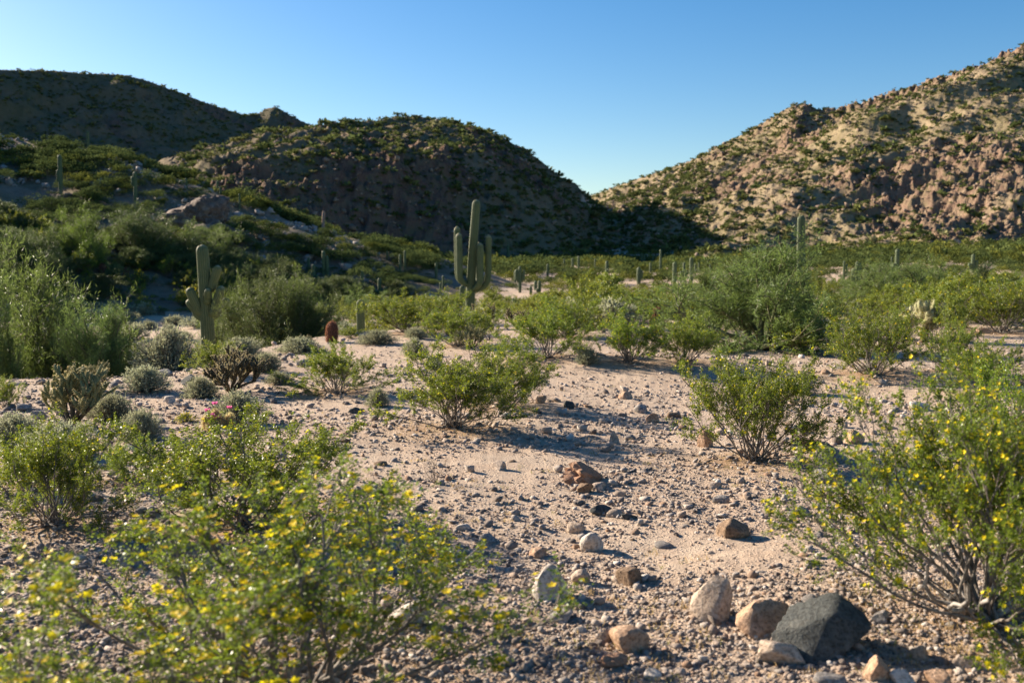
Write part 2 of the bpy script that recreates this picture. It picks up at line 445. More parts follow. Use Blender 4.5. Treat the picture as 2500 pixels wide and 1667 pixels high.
M['stone_pale'] = stone_mat('pale_tan_stone', (0.42, 0.31, 0.23), (0.52, 0.41, 0.32), (0.60, 0.50, 0.41))
M['stone_orange'] = stone_mat('orange_tan_stone', (0.38, 0.22, 0.13), (0.50, 0.33, 0.22), (0.57, 0.43, 0.32))
M['stone_grey'] = stone_mat('grey_stone', (0.20, 0.18, 0.165), (0.32, 0.29, 0.265), (0.44, 0.40, 0.365))
M['stone_white'] = stone_mat('whitish_stone', (0.48, 0.40, 0.33), (0.60, 0.53, 0.46), (0.66, 0.62, 0.57))
M['stone_dark'] = stone_mat('dark_stone', (0.055, 0.06, 0.058), (0.085, 0.09, 0.085), (0.17, 0.165, 0.145))
M['stone_brown'] = stone_mat('brown_stone', (0.17, 0.11, 0.07), (0.27, 0.18, 0.115), (0.36, 0.26, 0.17))
M['clod'] = stone_mat('red_clay', (0.40, 0.21, 0.125), (0.50, 0.29, 0.185), (0.56, 0.36, 0.24), 22, bump=0.8)
M['outcrop'] = stone_mat('outcrop_rock', (0.085, 0.06, 0.047), (0.16, 0.115, 0.09), (0.30, 0.235, 0.185), 1.6, bump=1.0)
M['gravel'] = stone_mat('gravel', (0.3, 0.2, 0.15), (0.36, 0.27, 0.21), (0.5, 0.4, 0.3), 40, island=True)

def saguaro_mat():
    m, nt, out = nodes('saguaro_skin')
    at_ = nt.nodes.new('ShaderNodeAttribute'); at_.attribute_name = 'crest'
    up = nt.nodes.new('ShaderNodeAttribute'); up.attribute_name = 'along'
    tc = nt.nodes.new('ShaderNodeTexCoord')
    f = texnoise(nt, tc.outputs['Object'], 3.0, 4)
    skin = ramp(nt, f, [(0.3, (0.048, 0.08, 0.032)), (0.7, (0.08, 0.112, 0.046))])
    col = mixc(nt, ramp(nt, at_.outputs['Fac'], [(0.78, (0, 0, 0)), (0.97, (0.38,) * 3)]), skin, (0.33, 0.31, 0.21))
    col = mixc(nt, ramp(nt, up.outputs['Fac'], [(0.0, (0.55,) * 3), (0.16, (0, 0, 0))]), col, (0.22, 0.19, 0.14))
    col = mixc(nt, ramp(nt, up.outputs['Fac'], [(0.955, (0, 0, 0)), (1.0, (0.7,) * 3)]), col, (0.42, 0.36, 0.20))
    p = N(nt, 'ShaderNodeBsdfPrincipled'); p.inputs['Roughness'].default_value = 0.6; p.inputs['Specular IOR Level'].default_value = 0.3
    nt.links.new(col, p.inputs['Base Color']); nt.links.new(p.outputs[0], out.inputs[0])
    return m
M['saguaro'] = saguaro_mat()
M['spine_pale'] = leaf_mat('pale_spines', (0.34, 0.29, 0.16), (0.52, 0.47, 0.30), 0.35, 0.5, 0.3)
M['spine_edge'] = leaf_mat('yellow_spines', (0.38, 0.32, 0.14), (0.55, 0.47, 0.25), 0.35, 0.5, 0.3)
M['spine_red'] = leaf_mat('red_spines', (0.15, 0.055, 0.03), (0.30, 0.125, 0.07), 0.3, 0.5, 0.3)
M['barrel'] = bark_mat('barrel_skin', (0.06, 0.03, 0.022), (0.15, 0.07, 0.045), 14)
M['cholla_green'] = bark_mat('cholla_skin', (0.11, 0.13, 0.06), (0.19, 0.20, 0.10), 30)
M['cholla_dark'] = bark_mat('cholla_old_skin', (0.045, 0.04, 0.028), (0.10, 0.085, 0.055), 30)
M['cholla_pale'] = bark_mat('teddy_bear_cholla_skin', (0.27, 0.275, 0.13), (0.42, 0.42, 0.25), 30)
M['cholla_brown'] = bark_mat('cholla_trunk', (0.06, 0.035, 0.018), (0.20, 0.12, 0.05), 30)
M['hedgehog'] = bark_mat('hedgehog_skin', (0.30, 0.15, 0.05), (0.44, 0.26, 0.09), 40)
M['pink'] = leaf_mat('pink_flower', (0.62, 0.09, 0.28), (0.80, 0.18, 0.42), 0.35, 0.5, 0.2)
M['dead_wood'] = bark_mat('dead_saguaro_wood', (0.20, 0.13, 0.10), (0.36, 0.25, 0.19), 3)
# ---------------------------------------------------------------- plant building blocks
def unit(v):
    return v / np.maximum(np.linalg.norm(v, axis=-1, keepdims=True), 1e-9)

def lines(P, D, L, K, wig, up, g):
    """N wandering polylines of K points from P along D, lengths L"""
    P = np.asarray(P, float); D = unit(np.asarray(D, float)); L = np.asarray(L, float)
    out = [P]; d = D
    for _ in range(K - 1):
        d = unit(d + g.normal(0, wig, d.shape) + np.array([0, 0, up]))
        out.append(out[-1] + d * (L / (K - 1))[:, None])
    return np.stack(out, 1)

def along(P, idx, t):
    K = P.shape[1]
    f = t * (K - 1); i = np.minimum(f.astype(int), K - 2); w = (f - i)[:, None]
    a, b = P[idx, i], P[idx, i + 1]
    return a * (1 - w) + b * w, unit(b - a)

def spawn(P, m, t0, t1, a0, a1, g):
    """m starts on every polyline: points and outward directions"""
    n = len(P)
    idx = np.repeat(np.arange(n), m); t = t0 + (t1 - t0) * g.random(n * m)
    p, tan = along(P, idx, t)
    r = unit(np.cross(tan, unit(g.normal(size=tan.shape))))
    a = a0 + (a1 - a0) * g.random(n * m)
    return p, tan * np.cos(a)[:, None] + r * np.sin(a)[:, None], idx, t

def tubes(P, R0, S):
    """tubes of S sides round polylines P (N,K,3) with radii R0 (N,K)"""
    n, K, _ = P.shape
    T = unit(np.gradient(P, axis=1))
    ref = np.where(np.abs(T[..., 2:3]) > 0.9, np.array([1.0, 0, 0]), np.array([0, 0, 1.0]))
    a = unit(np.cross(T, ref)); b = np.cross(T, a)
    th = np.arange(S) * 2 * math.pi / S
    V = P[:, :, None] + R0[:, :, None, None] * (np.cos(th)[:, None] * a[:, :, None] + np.sin(th)[:, None] * b[:, :, None])
    i = (np.arange(n) * K * S)[:, None, None]; k = (np.arange(K - 1) * S)[None, :, None]; s = np.arange(S)[None, None, :]
    s2 = (s + 1) % S
    Q = np.stack([i + k + s, i + k + s2, i + k + S + s2, i + k + S + s], -1)
    return V.reshape(-1, 3), Q.reshape(-1, 4)

def taper(n, K, r0, r1):
    r0 = np.broadcast_to(np.asarray(r0, float), (n,)); r1 = np.broadcast_to(np.asarray(r1, float), (n,))
    t = np.linspace(0, 1, K)
    return r0[:, None] * (1 - t) + r1[:, None] * t

def cards(P, U, L, W, g):
    """diamond leaves at P along U"""
    U = unit(U); n = len(P)
    side = unit(np.cross(U, g.normal(size=U.shape)))
    L = np.broadcast_to(np.asarray(L, float), (n,))[:, None]; W = np.broadcast_to(np.asarray(W, float), (n,))[:, None]
    bend = np.cross(U, side) * L * 0.12
    V = np.stack([P, P + U * L * 0.5 + side * W * 0.5 + bend, P + U * L, P + U * L * 0.5 - side * W * 0.5 + bend], 1)
    return V.reshape(-1, 3), np.arange(n * 4).reshape(n, 4)

def fan_dirs(n, tilt0, tilt1, g):
    az = np.arange(n) * 2.39996 + g.uniform(-0.5, 0.5, n)
    tl = np.radians(tilt0 + (tilt1 - tilt0) * g.random(n))
    return np.stack([np.cos(az) * np.sin(tl), np.sin(az) * np.sin(tl), np.cos(tl)], 1)

def creosote_meshes(seed, stems=15, sub=6, twig=6, leaves=20, leaf=0.0105, flowers=0.10, far=False, fsize=0.95):
    """unit shrub, about 1 m tall and 1.5 m wide: bark, leaves, yellow flowers"""
    g = np.random.default_rng(seed)
    D = fan_dirs(stems, 8, 74, g)
    Pb = np.concatenate([g.normal(0, 0.05, (stems, 2)), np.full((stems, 1), -0.03)], 1)
    tl = np.arccos(D[:, 2])
    L = (0.78 + 0.30 * g.random(stems)) * (1.02 - 0.02 * tl)
    A = lines(Pb, D, L, 9, 0.15, 0.045, g)
    A[..., 2] = np.maximum(A[..., 2], 0.015)
    p, d, i, t = spawn(A, sub, 0.3, 1.0, 0.25, 0.8, g)
    B = lines(p, d + np.array([0, 0, 0.25]), 0.20 + 0.22 * g.random(len(p)) * (1.3 - t), 6, 0.17, 0.05, g)
    B[..., 2] = np.maximum(B[..., 2], 0.02)
    p, d, i, t = spawn(B, twig, 0.25, 1.0, 0.3, 0.9, g)
    T = lines(p, d + np.array([0, 0, 0.15]), 0.05 + 0.11 * g.random(len(p)), 4, 0.2, 0.05, g)
    b = MB()
    b.add(*tubes(A, taper(len(A), 9, 0.007 + 0.004 * g.random(len(A)), 0.0028), 5))
    b.add(*tubes(B, taper(len(B), 6, 0.0030, 0.0016), 4))
    if not far: b.add(*tubes(T, taper(len(T), 4, 0.0014, 0.0009), 3))
    stem = b.mesh('creosote_stems', M['creo_stem'], True)
    keep = np.nonzero(g.random(len(T)) < 0.86)[0]
    idx = np.repeat(keep, leaves)
    q, tan = along(T, idx, g.random(len(idx)) ** 0.7)
    q = q + g.normal(0, leaf * 0.6, q.shape)
    V, Q = cards(q, tan * 0.5 + g.normal(0, 0.7, q.shape) + np.array([0, 0, 0.25]), leaf * g.uniform(0.7, 1.35, len(q)), leaf * g.uniform(0.45, 0.75, len(q)), g)
    fol = mesh('creosote_foliage', V, Q, None, M['creo_leaf_far'] if far else M['creo_leaf'])
    nf = int(len(T) * leaves * flowers * 0.16)
    idx = g.integers(0, len(T), nf)
    c, tan = along(T, idx, 0.6 + 0.4 * g.random(nf))
    b = MB(); fs = leaf * fsize
    c = c + unit(g.normal(size=c.shape) + np.array([0, 0, 0.8])) * 0.01
    ax = unit(tan + g.normal(0, 0.5, c.shape) + np.array([0, 0, 0.5]))
    e1 = unit(np.cross(ax, g.normal(size=ax.shape))); e2 = np.cross(ax, e1)
    for k in range(5):
        a = 2 * math.pi * k / 5
        dd = e1 * math.cos(a) + e2 * math.sin(a) + ax * 0.45
        side = unit(np.cross(ax, dd)) * fs * 0.28
        W = np.stack([c, c + dd * fs * 0.45 + side, c + dd * fs * 0.8, c + dd * fs * 0.45 - side], 1)
        b.add(W.reshape(-1, 3), np.arange(nf * 4).reshape(nf, 4))
    flo = b.mesh('creosote_flowers', M['creo_flower'])
    return stem, fol, flo

def verde_meshes(seed, limbs=6, sub=7, tw=8, sprays=10, leafmat='verde_leaf', L0=0.085, W0=0.012, crown=1.0):
    """unit palo verde, about 1 m tall and 2 m wide"""
    g = np.random.default_rng(seed)
    D = fan_dirs(limbs, 6, 84, g)
    A = lines(np.concatenate([g.normal(0, 0.03, (limbs, 2)), np.full((limbs, 1), -0.04)], 1), D, 0.62 + 0.32 * g.random(limbs), 8, 0.17, 0.02, g)
    A[..., 2] = np.maximum(A[..., 2], 0.01)
    p, d, i, t = spawn(A, sub, 0.25, 1.0, 0.25, 0.85, g)
    B = lines(p, d + np.array([0, 0, 0.2]), 0.24 + 0.24 * g.random(len(p)), 6, 0.2, 0.03, g)
    p, d, i, t = spawn(B, tw, 0.15, 1.0, 0.3, 0.95, g)
    T = lines(p, d + np.array([0, 0, 0.12]), 0.10 + 0.14 * g.random(len(p)), 4, 0.25, -0.05, g)
    T[..., 2] = np.maximum(T[..., 2], 0.03)
    b = MB()
    b.add(*tubes(A, taper(len(A), 8, 0.026 + 0.012 * g.random(len(A)), 0.008), 6))
    b.add(*tubes(B, taper(len(B), 6, 0.008, 0.003), 4))
    b.add(*tubes(T, taper(len(T), 4, 0.0024, 0.0012), 3))
    wood = b.mesh('palo_verde_wood', M['verde_bark'], True)
    idx = np.repeat(np.arange(len(T)), sprays)
    q, tan = along(T, idx, g.random(len(idx)))
    q = q + g.normal(0, 0.018, q.shape)
    V, Q = cards(q, tan + g.normal(0, 0.85, q.shape), L0 * g.uniform(0.5, 1.2, len(q)), W0 * g.uniform(0.6, 1.3, len(q)), g)
    V[:, 2] = np.maximum(V[:, 2], 0.01)
    return wood, mesh('palo_verde_crown', V, Q, None, M[leafmat])

def dome_meshes(seed, n=420, leaves=13, L0=0.075, W0=0.022, leafmat='grey_leaf', flowers=0):
    """unit rounded grey shrub, about 1 m tall and 1.7 m wide"""
    g = np.random.default_rng(seed)
    D = fan_dirs(n, 2, 86, g)
    lump = 0.82 + 0.18 * noise(D[:, 0] * 2.6 + seed, D[:, 1] * 2.6, seed)
    A = lines(np.zeros((n, 3)) + np.concatenate([g.normal(0, 0.05, (n, 2)), np.zeros((n, 1))], 1), D, lump * g.uniform(0.80, 1.0, n), 5, 0.10, 0.03, g)
    A[..., 2] = np.maximum(A[..., 2], 0.01)
    b = MB(); b.add(*tubes(A, taper(n, 5, 0.008, 0.003), 3))
    st = b.mesh('grey_shrub_stems', M['grey_stem'])
    idx = np.repeat(np.arange(n), leaves)
    q, tan = along(A, idx, 0.45 + 0.55 * g.random(len(idx)) ** 0.8)
    q = q + g.normal(0, 0.022, q.shape)
    V, Q = cards(q, tan * 0.9 + g.normal(0, 0.5, q.shape), L0 * g.uniform(0.6, 1.3, len(q)), W0 * g.uniform(0.6, 1.3, len(q)), g)
    V[:, 2] = np.maximum(V[:, 2], 0.01)
    fol = mesh('grey_shrub_leaves', V, Q, None, M[leafmat])
    flo = None
    if flowers:
        ii = g.integers(0, n, flowers)
        c = A[ii, -1] * g.uniform(1.04, 1.14, (flowers, 1))
        V, Q = cards(np.repeat(c, 3, 0), g.normal(0, 1, (flowers * 3, 3)), 0.05, 0.04, g)
        flo = mesh('brittlebush_flowers', V, Q, None, M['brittle_flower'])
    return st, fol, flo

def far_shrub(g, n, L, W, flat=0.0):
    """leaf cards of one far shrub in a lumpy dome of about 1 x 1 x 0.8"""
    k = g.integers(3, 6)
    cs = np.stack([g.uniform(-0.28, 0.28, k), g.uniform(-0.28, 0.28, k), g.uniform(0.22, 0.5, k)], 1); rs = g.uniform(0.18, 0.34, k)
    j = g.integers(0, k, n)
    d = unit(g.normal(size=(n, 3))); d[:, 2] = np.abs(d[:, 2]) * 1.0 - 0.25
    p = cs[j] + d * (rs[j] * g.uniform(0.55, 1.05, n))[:, None]
    p[:, 2] = np.maximum(p[:, 2], 0.02)
    return cards(p, d + g.normal(0, 0.6, p.shape) + np.array([0, 0, 0.35]), L * g.uniform(0.6, 1.3, n), W * g.uniform(0.6, 1.3, n), g)

# ---------------------------------------------------------------- cacti
def ribbed(path, rad, ribs, depth, per=4):
    """a pleated column round path (K,3) with radii rad (K): verts, quads, tris, crest, along"""
    P = np.asarray(path, float); K = len(P); S = ribs * per
    T = unit(np.gradient(P, axis=0))
    a = np.zeros_like(P); ref = np.array([0, 1.0, 0]) if abs(T[0, 1]) < 0.9 else np.array([1.0, 0, 0])
    a[0] = unit(np.cross(T[0], ref))
    for k in range(1, K):
        a[k] = unit(a[k - 1] - T[k] * np.dot(a[k - 1], T[k]))
    b = np.cross(T, a)
    th = np.arange(S) * 2 * math.pi / S
    cr = 0.5 + 0.5 * np.cos(th * ribs)
    prof = 1 - depth * (1 - cr)
    V = P[:, None] + (np.asarray(rad)[:, None] * prof)[..., None] * (np.cos(th)[:, None] * a[:, None] + np.sin(th)[:, None] * b[:, None])
    k = (np.arange(K - 1) * S)[:, None]; s = np.arange(S)[None]; s2 = (s + 1) % S
    Q = np.stack([k + s, k + s2, k + S + s2, k + S + s], -1).reshape(-1, 4)
    V = V.reshape(-1, 3)
    top = P[-1] + T[-1] * rad[-1] * 0.15
    V = np.concatenate([V, top[None]])
    Tt = np.stack([(K - 1) * S + s[0], (K - 1) * S + s2[0], np.full(S, K * S)], -1)
    crest = np.concatenate([np.tile(cr, K), [1]]); al = np.concatenate([np.repeat(np.linspace(0, 1, K), S), [1]])
    return V, Q, Tt, crest, al

def dome_radii(K, r, base=1.0, mid=1.0, tip=0.13):
    t = np.linspace(0, 1, K)
    rr = r * np.interp(t, [0, 0.25, 0.6, 1], [base, mid, 1.0, 0.93])
    e = np.clip((t - (1 - tip)) / tip, 0, 1)
    return rr * np.sqrt(np.maximum(1 - e ** 2.2, 0.004))

def column_mesh(name, h, r, ribs=18, base=0.85, lean=0.0, K=40, waist=1.0, mat='saguaro'):
    t = 1 - (1 - np.linspace(0, 1, K)) ** 1.25
    path = np.stack([lean * h * t ** 1.6, 0 * t, h * t - 0.06], 1)
    rr = r * np.interp(t, [0, 0.3, 0.65, 1], [base, waist, 1.0, 0.9])
    cap = r * 1.15
    z = h - (h * t)
    rr = rr * np.where(z < cap, np.sqrt(np.maximum(1 - ((cap - z) / cap) ** 2.2, 0.004)), 1)
    V, Q, T, cr, al = ribbed(path, rr, ribs, 0.16)
    return mesh(name, V, Q, T, M[mat], True, {'crest': cr, 'along': al})

def arm_mesh(name, start, out, rise, r, ribs=14, lean=0.0, K=34, az=0.0, drop=0.0, root=0.62):
    """an arm that leaves the trunk at `start`, swings `out` sideways and stands up by `rise`"""
    t = np.linspace(0, 1, K)
    bend = 0.38
    q = np.clip(t / bend, 0, 1)
    hx = out * np.sin(q * math.pi / 2) + lean * np.clip((t - bend) / (1 - bend), 0, 1)
    hz = out * 0.75 * (1 - np.cos(q * math.pi / 2)) - drop * np.sin(q * math.pi) + (rise - out * 0.75) * np.clip((t - bend * 0.8) / (1 - bend * 0.8), 0, 1) ** 1.15
    path = np.stack([start[0] + hx * math.cos(az), start[1] + hx * math.sin(az), start[2] + hz], 1)
    seg = np.concatenate([[0], np.cumsum(np.linalg.norm(np.diff(path, axis=0), axis=1))]); rest = seg[-1] - seg
    rr = r * np.interp(t, [0, 0.25, 0.6, 1], [root, 0.94, 1.0, 0.95])
    cap = r * 1.15
    rr = rr * np.where(rest < cap, np.sqrt(np.maximum(1 - ((cap - rest) / cap) ** 2.2, 0.004)), 1)
    V, Q, T, cr, al = ribbed(path, rr, ribs, 0.16)
    return mesh(name, V, Q, T, M['saguaro'], True, {'crest': cr, 'along': 0.2 + 0.8 * al})

def spines(V, N_, n, L, W, g, mat, name):
    i = g.integers(0, len(V), n)
    Vv, Q = cards(V[i], N_[i] + g.normal(0, 0.45, (n, 3)), L * g.uniform(0.6, 1.2, n), W, g)
    return mesh(name, Vv, Q, None, M[mat])

def barrel_meshes(seed, ribs=18):
    """unit barrel cactus 1 m tall and 0.56 m wide"""
    g = np.random.default_rng(seed)
    K = 30; t = np.linspace(0, 1, K)
    rr = 0.28 * np.clip(np.interp(t, [0, 0.08, 0.4, 0.72, 0.88, 0.96, 1], [0.74, 0.90, 1.0, 0.95, 0.70, 0.40, 0.06]), 0, 1)
    path = np.stack([0.05 * t ** 2, 0 * t, t - 0.03], 1)
    V, Q, T, cr, al = ribbed(path, rr, ribs, 0.14)
    body = mesh('barrel_body', V, Q, T, M['barrel'], True)
    sel = np.nonzero(cr > 0.9)[0]
    Nn = unit(V - np.array([0.02, 0, 0.45])) + np.array([0, 0, 0.2])
    return body, spines(V[sel], Nn[sel], 2600, 0.07, 0.012, g, 'spine_red', 'barrel_spines')

def cholla_meshes(seed, kind):
    """unit cholla about 1 m tall. kind: buckhorn, dark, teddy"""
    g = np.random.default_rng(seed)
    trunk, joints, sp = MB(), MB(), MB()
    if kind == 'teddy':
        A = lines(np.array([[0, 0, -0.03]]), np.array([[0.05, 0, 1]]), np.array([0.42]), 5, 0.04, 0, g)
        trunk.add(*tubes(A, taper(1, 5, 0.055, 0.045), 8))
        n1, a0, a1, Lj, rj, gen = 11, 0.6, 1.3, 0.19, 0.034, 3
        p, d, i, t = spawn(A, n1, 0.45, 1.0, a0, a1, g)
    else:
        n0 = 7 if kind == 'buckhorn' else 9
        D = fan_dirs(n0, 12, 62, g)
        if kind == 'dark': D[:, 0] += 0.45
        A = lines(np.zeros((n0, 3)), D, 0.42 + 0.2 * g.random(n0), 6, 0.10, 0.04, g)
        trunk.add(*tubes(A, taper(n0, 6, 0.026, 0.020), 7))
        n1, a0, a1, Lj, rj, gen = 5, 0.35, 1.15, 0.18, 0.0155, 3
        p, d, i, t = spawn(A, n1, 0.5, 1.0, a0, a1, g)
    for k in range(gen):
        n = len(p)
        J = lines(p, d + np.array([0, 0, 1.0 if kind == 'teddy' and k else 0.5]), Lj * g.uniform(0.7, 1.25, n), 6, 0.07, 0.06, g)
        pr = rj * np.array([0.62, 0.95, 1.05, 1.0, 0.85, 0.25])[None] * g.uniform(0.85, 1.15, (n, 1))
        V, Q = tubes(J, pr, 8)
        joints.add(V, Q)
        c = np.repeat(J.reshape(-1, 3), 8, 0)
        Nn = unit(V - c)
        m = min(int(n * (130 if kind == 'teddy' else 70)), 26000)
        ii = g.integers(0, len(V), m)
        jit = g.normal(0, rj * 0.5, (m, 3))
        W, Qs = cards(V[ii] + jit * 0.6, Nn[ii] + g.normal(0, 0.5, (m, 3)), (0.034 if kind == 'teddy' else 0.017) * g.uniform(0.6, 1.3, m), 0.006, g)
        sp.add(W, Qs)
        if k < gen - 1:
            p, d, i, t = spawn(J, 2, 0.55, 0.95, 0.35, 0.95, g)
    return (trunk.mesh('cholla_trunk', M['cholla_brown' if kind == 'teddy' else 'cholla_dark'], True),
            joints.mesh('cholla_joints', M[{'teddy': 'cholla_pale', 'dark': 'cholla_dark', 'buckhorn': 'cholla_green'}[kind]], True),
            sp.mesh('cholla_spines', M['spine_pale' if kind == 'teddy' else 'spine_edge']))

# ---------------------------------------------------------------- stones
import bmesh
def ico(sub):
    bm = bmesh.new(); bmesh.ops.create_icosphere(bm, subdivisions=sub, radius=1)
    V = np.array([v.co[:] for v in bm.verts]); F = np.array([[v.index for v in f.verts] for f in bm.faces]); bm.free()
    return V, F
ICO = {k: ico(k) for k in (1, 2, 3, 4, 5)}

def noise3(P, s, seed):
    return (noise(P[:, 0] * s + P[:, 2] * s * 0.7, P[:, 1] * s - P[:, 2] * s * 0.6, seed) + noise(P[:, 1] * s + 3.1, P[:, 2] * s + P[:, 0] * s * 0.5, seed + 1)) * 0.5

def stone_shape(seed, sub=4, planes=11, rough=0.03, sharp=18.0, near=0.42, faces=None):
    """a broken stone within a unit box, resting on z = 0: a polyhedron with worn edges"""
    g = np.random.default_rng(seed)
    V, F = ICO[sub]
    if faces is None:
        Nn = unit(g.normal(size=(planes, 3)) + np.array([0, 0, 0.0])); D = g.uniform(near, 1.0, planes)
        Nn = np.concatenate([Nn, [[0, 0, -1]]]); D = np.concatenate([D, [0.6]])
    else:
        A = np.array(faces, float); Nn = unit(A[:, :3]); D = A[:, 3]
    q = np.maximum(V @ Nn.T, 0) / D
    r = ((q ** sharp).sum(1) + (0 if faces is not None else 0.2)) ** (-1.0 / sharp)
    V = V * r[:, None]
    if rough:
        V = V * (1 + rough * 2.0 * noise3(V, 1.9, seed) + rough * 1.2 * noise3(V, 5.0, seed + 9) + rough * 0.5 * noise3(V, 13.0, seed + 19))[:, None]
    V = (V - V.min(0)) / (V.max(0) - V.min(0)) - np.array([0.5, 0.5, 0])
    return V, F

def hull_faces(P):
    """planes of the convex hull of points P, measured from their middle"""
    bm = bmesh.new(); P = np.array(P, float); c = P.mean(0)
    for p in P: bm.verts.new(p - c)
    bmesh.ops.convex_hull(bm, input=bm.verts)
    out = []
    for f in bm.faces:
        f.normal_update(); n = f.normal; d = n.dot(f.verts[0].co)
        out.append((n.x, n.y, n.z, d) if d > 0 else (-n.x, -n.y, -n.z, -d))
    bm.free()
    return out

def stone_mesh(name, seed, mat, w, d, h, **kw):
    V, F = stone_shape(seed, **kw)
    me = mesh(name, V * np.array([w, d, h]), None, F, M[mat], True)
    me.set_sharp_from_angle(angle=R(38))
    return me
# ---------------------------------------------------------------- the plants and stones measured in the photograph
# (centre px, base py, width px, height px, variant, label): creosote bushes
CREO = [
 (1035, 985, 300, 190, 0, 'large creosote bush with a mound of orange litter in the middle of the clearing'),
 (1160, 938, 215, 150, 1, 'low creosote bush leaning into the back of the large central creosote'),
 (775, 905, 215, 108, 2, 'dense dark based creosote between the grey shrubs and the central creosote'),
 (1735, 1060, 300, 235, 3, 'upright dark green creosote standing alone on bare pale gravel'),
 (2000, 860, 235, 150, 4, 'broad creosote casting a long shadow below the two teddy bear chollas'),
 (1440, 834, 185, 120, 0, 'creosote on the crest of the pale mound beside the red barrel cactus'),
 (1575, 834, 150, 110, 1, 'creosote with bare grey stems at the foot of the big palo verde'),
 (1255, 822, 195, 110, 2, 'yellowish creosote just behind the large central creosote'),
 (1300, 775, 170, 90, 4, 'yellowish creosote behind the mound crest below the pale boulder patch'),
 (1050, 795, 160, 85, 3, 'thin yellow creosote beside the dark cholla below the many armed saguaro'),
 (1850, 815, 140, 95, 1, 'sparse creosote with white dead twigs beside the big palo verde trunk'),
 (2185, 853, 150, 105, 2, 'creosote with curved bare twigs downslope from the taller teddy bear cholla'),
 (2265, 905, 180, 120, 0, 'creosote behind the yellow flowered foreground creosote at the clearing edge'),
 (2260, 1420, 720, 550, 5, 'large flowering creosote with bent grey branches above the dark boulder'),
 (2370, 1190, 420, 350, 4, 'tall flowering creosote behind the one with bent grey branches'),
 (650, 1655, 1250, 555, 6, 'blurred wide flowering creosote nearest the camera at the bottom edge'),
 (560, 1215, 500, 245, 3, 'creosote full of yellow flowers behind the blurred nearest creosote'),
 (120, 1205, 330, 235, 2, 'creosote full of yellow flowers below the buckhorn cholla'),
 (15, 935, 75, 70, 1, 'small creosote beside blue grey rocks at the photo edge'),
 (500, 862, 130, 75, 4, 'bright yellow green creosote at the foot of the saguaro with stubby arms'),
 (640, 790, 160, 85, 0, 'creosote on the bank between stubby armed saguaro and red barrel cactus'),
 (935, 765, 190, 85, 3, 'yellow creosote along the bank beside the stout armless saguaro'),
 (1020, 742, 150, 70, 2, 'yellow creosote directly before the many armed saguaro trunk'),
 (806, 778, 54, 28, 1, 'low dark creosote between red barrel and stout armless saguaro'),
 (1465, 745, 170, 75, 4, 'olive creosote behind the red barrel cactus on the mound'),
 (2300, 765, 210, 110, 3, 'olive creosote on the stony rise beside the teddy bear chollas'),
 (1600, 775, 130, 90, 2, 'creosote merging into the shaded side of the big palo verde'),
 (60, 1120, 190, 110, 1, 'low creosote tangled with grey shrubs below the buckhorn cholla'),
 (300, 1105, 150, 95, 4, 'low flowering creosote below the pink flowered hedgehog cactus'),
]
VERDE = [
 (1760, 800, 420, 220, 0, 'big palo verde with dark trunk behind the clearing'),
 (1640, 770, 200, 150, 1, 'pale palo verde leaning out of the big palo verde'),
 (2120, 722, 300, 118, 2, 'palo verde with crooked pale limbs behind the teddy bear chollas'),
 (2225, 705, 150, 95, 6, 'dark green ironwood beside the crooked limbed palo verde'),
 (2040, 700, 170, 95, 1, 'low palo verde below the two stemmed saguaro on the flat'),
 (90, 905, 400, 270, 0, 'large palo verde with drooping twigs filling the wash at the photo edge'),
 (235, 890, 190, 180, 1, 'green palo verde at the rim of the shaded wash'),
 (-40, 880, 260, 230, 0, 'palo verde cut by the photo edge above the small creosote'),
 (640, 790, 210, 140, 3, 'blue green palo verde between stubby armed saguaro and red barrel cactus'),
 (545, 780, 150, 110, 2, 'palo verde close behind the stubby armed saguaro'),
 (690, 745, 160, 100, 1, 'palo verde above the red barrel cactus on the bank'),
 (195, 610, 130, 120, 4, 'bright green palo verde on the slope below the dark outcrop'),
 (330, 590, 190, 100, 3, 'palo verde on the slope below the craggy outcrop'),
 (60, 640, 150, 110, 5, 'grey green palo verde low on the slope near the barrel cacti'),
 (450, 600, 170, 80, 2, 'palo verde on the slope behind the top of the stubby armed saguaro'),
]
GREY = [
 (335, 902, 88, 58, 0, 'silvery bursage mound beside a white stone on the bank'), (462, 915, 72, 48, 1, 'yellow tipped bursage mound before the dark cholla'),
 (556, 832, 88, 54, 2, 'rounded bursage at the foot of the stubby armed saguaro'), (610, 855, 66, 42, 0, 'straw coloured bursage next to the rounded one'),
 (548, 975, 110, 72, 1, 'silvery bursage behind the pink flowered hedgehog cactus'), (325, 1015, 85, 72, 2, 'blue grey bursage below the silvery mound on the bank'),
 (255, 965, 95, 58, 0, 'bursage in the shade of the buckhorn cholla'), (865, 790, 78, 30, 1, 'flat grey bursage on the rim below the stout armless saguaro'),
 (952, 818, 52, 40, 2, 'small grey shrub behind the central creosote on the rim'), (955, 778, 44, 24, 0, 'dark round shrub on the rim behind the flat grey bursage'),
 (690, 812, 95, 34, 1, 'grey green bursage strip above the dense dark based creosote'), (35, 1015, 120, 62, 2, 'bursage mound at the photo edge below the grey rocks'),
 (135, 1055, 150, 80, 0, 'grey shrub behind the flowering creosote with the yellow sprays'), (868, 935, 46, 40, 1, 'small blue grey shrub in the shade beside the central creosote'),
 (1350, 838, 48, 36, 2, 'spiky grey green shrub at the end of the mound crest'), (1838, 905, 60, 48, 0, 'thin grey shrub behind the lone upright creosote'),
 (385, 858, 125, 100, 1, 'large grey green shrub in the wash before the stubby armed saguaro'), (1000, 850, 40, 30, 2, 'tiny grey green shrub on the rim of the central creosote'),
 (640, 882, 54, 26, 0, 'low pale bursage right of the dark cholla'),
]
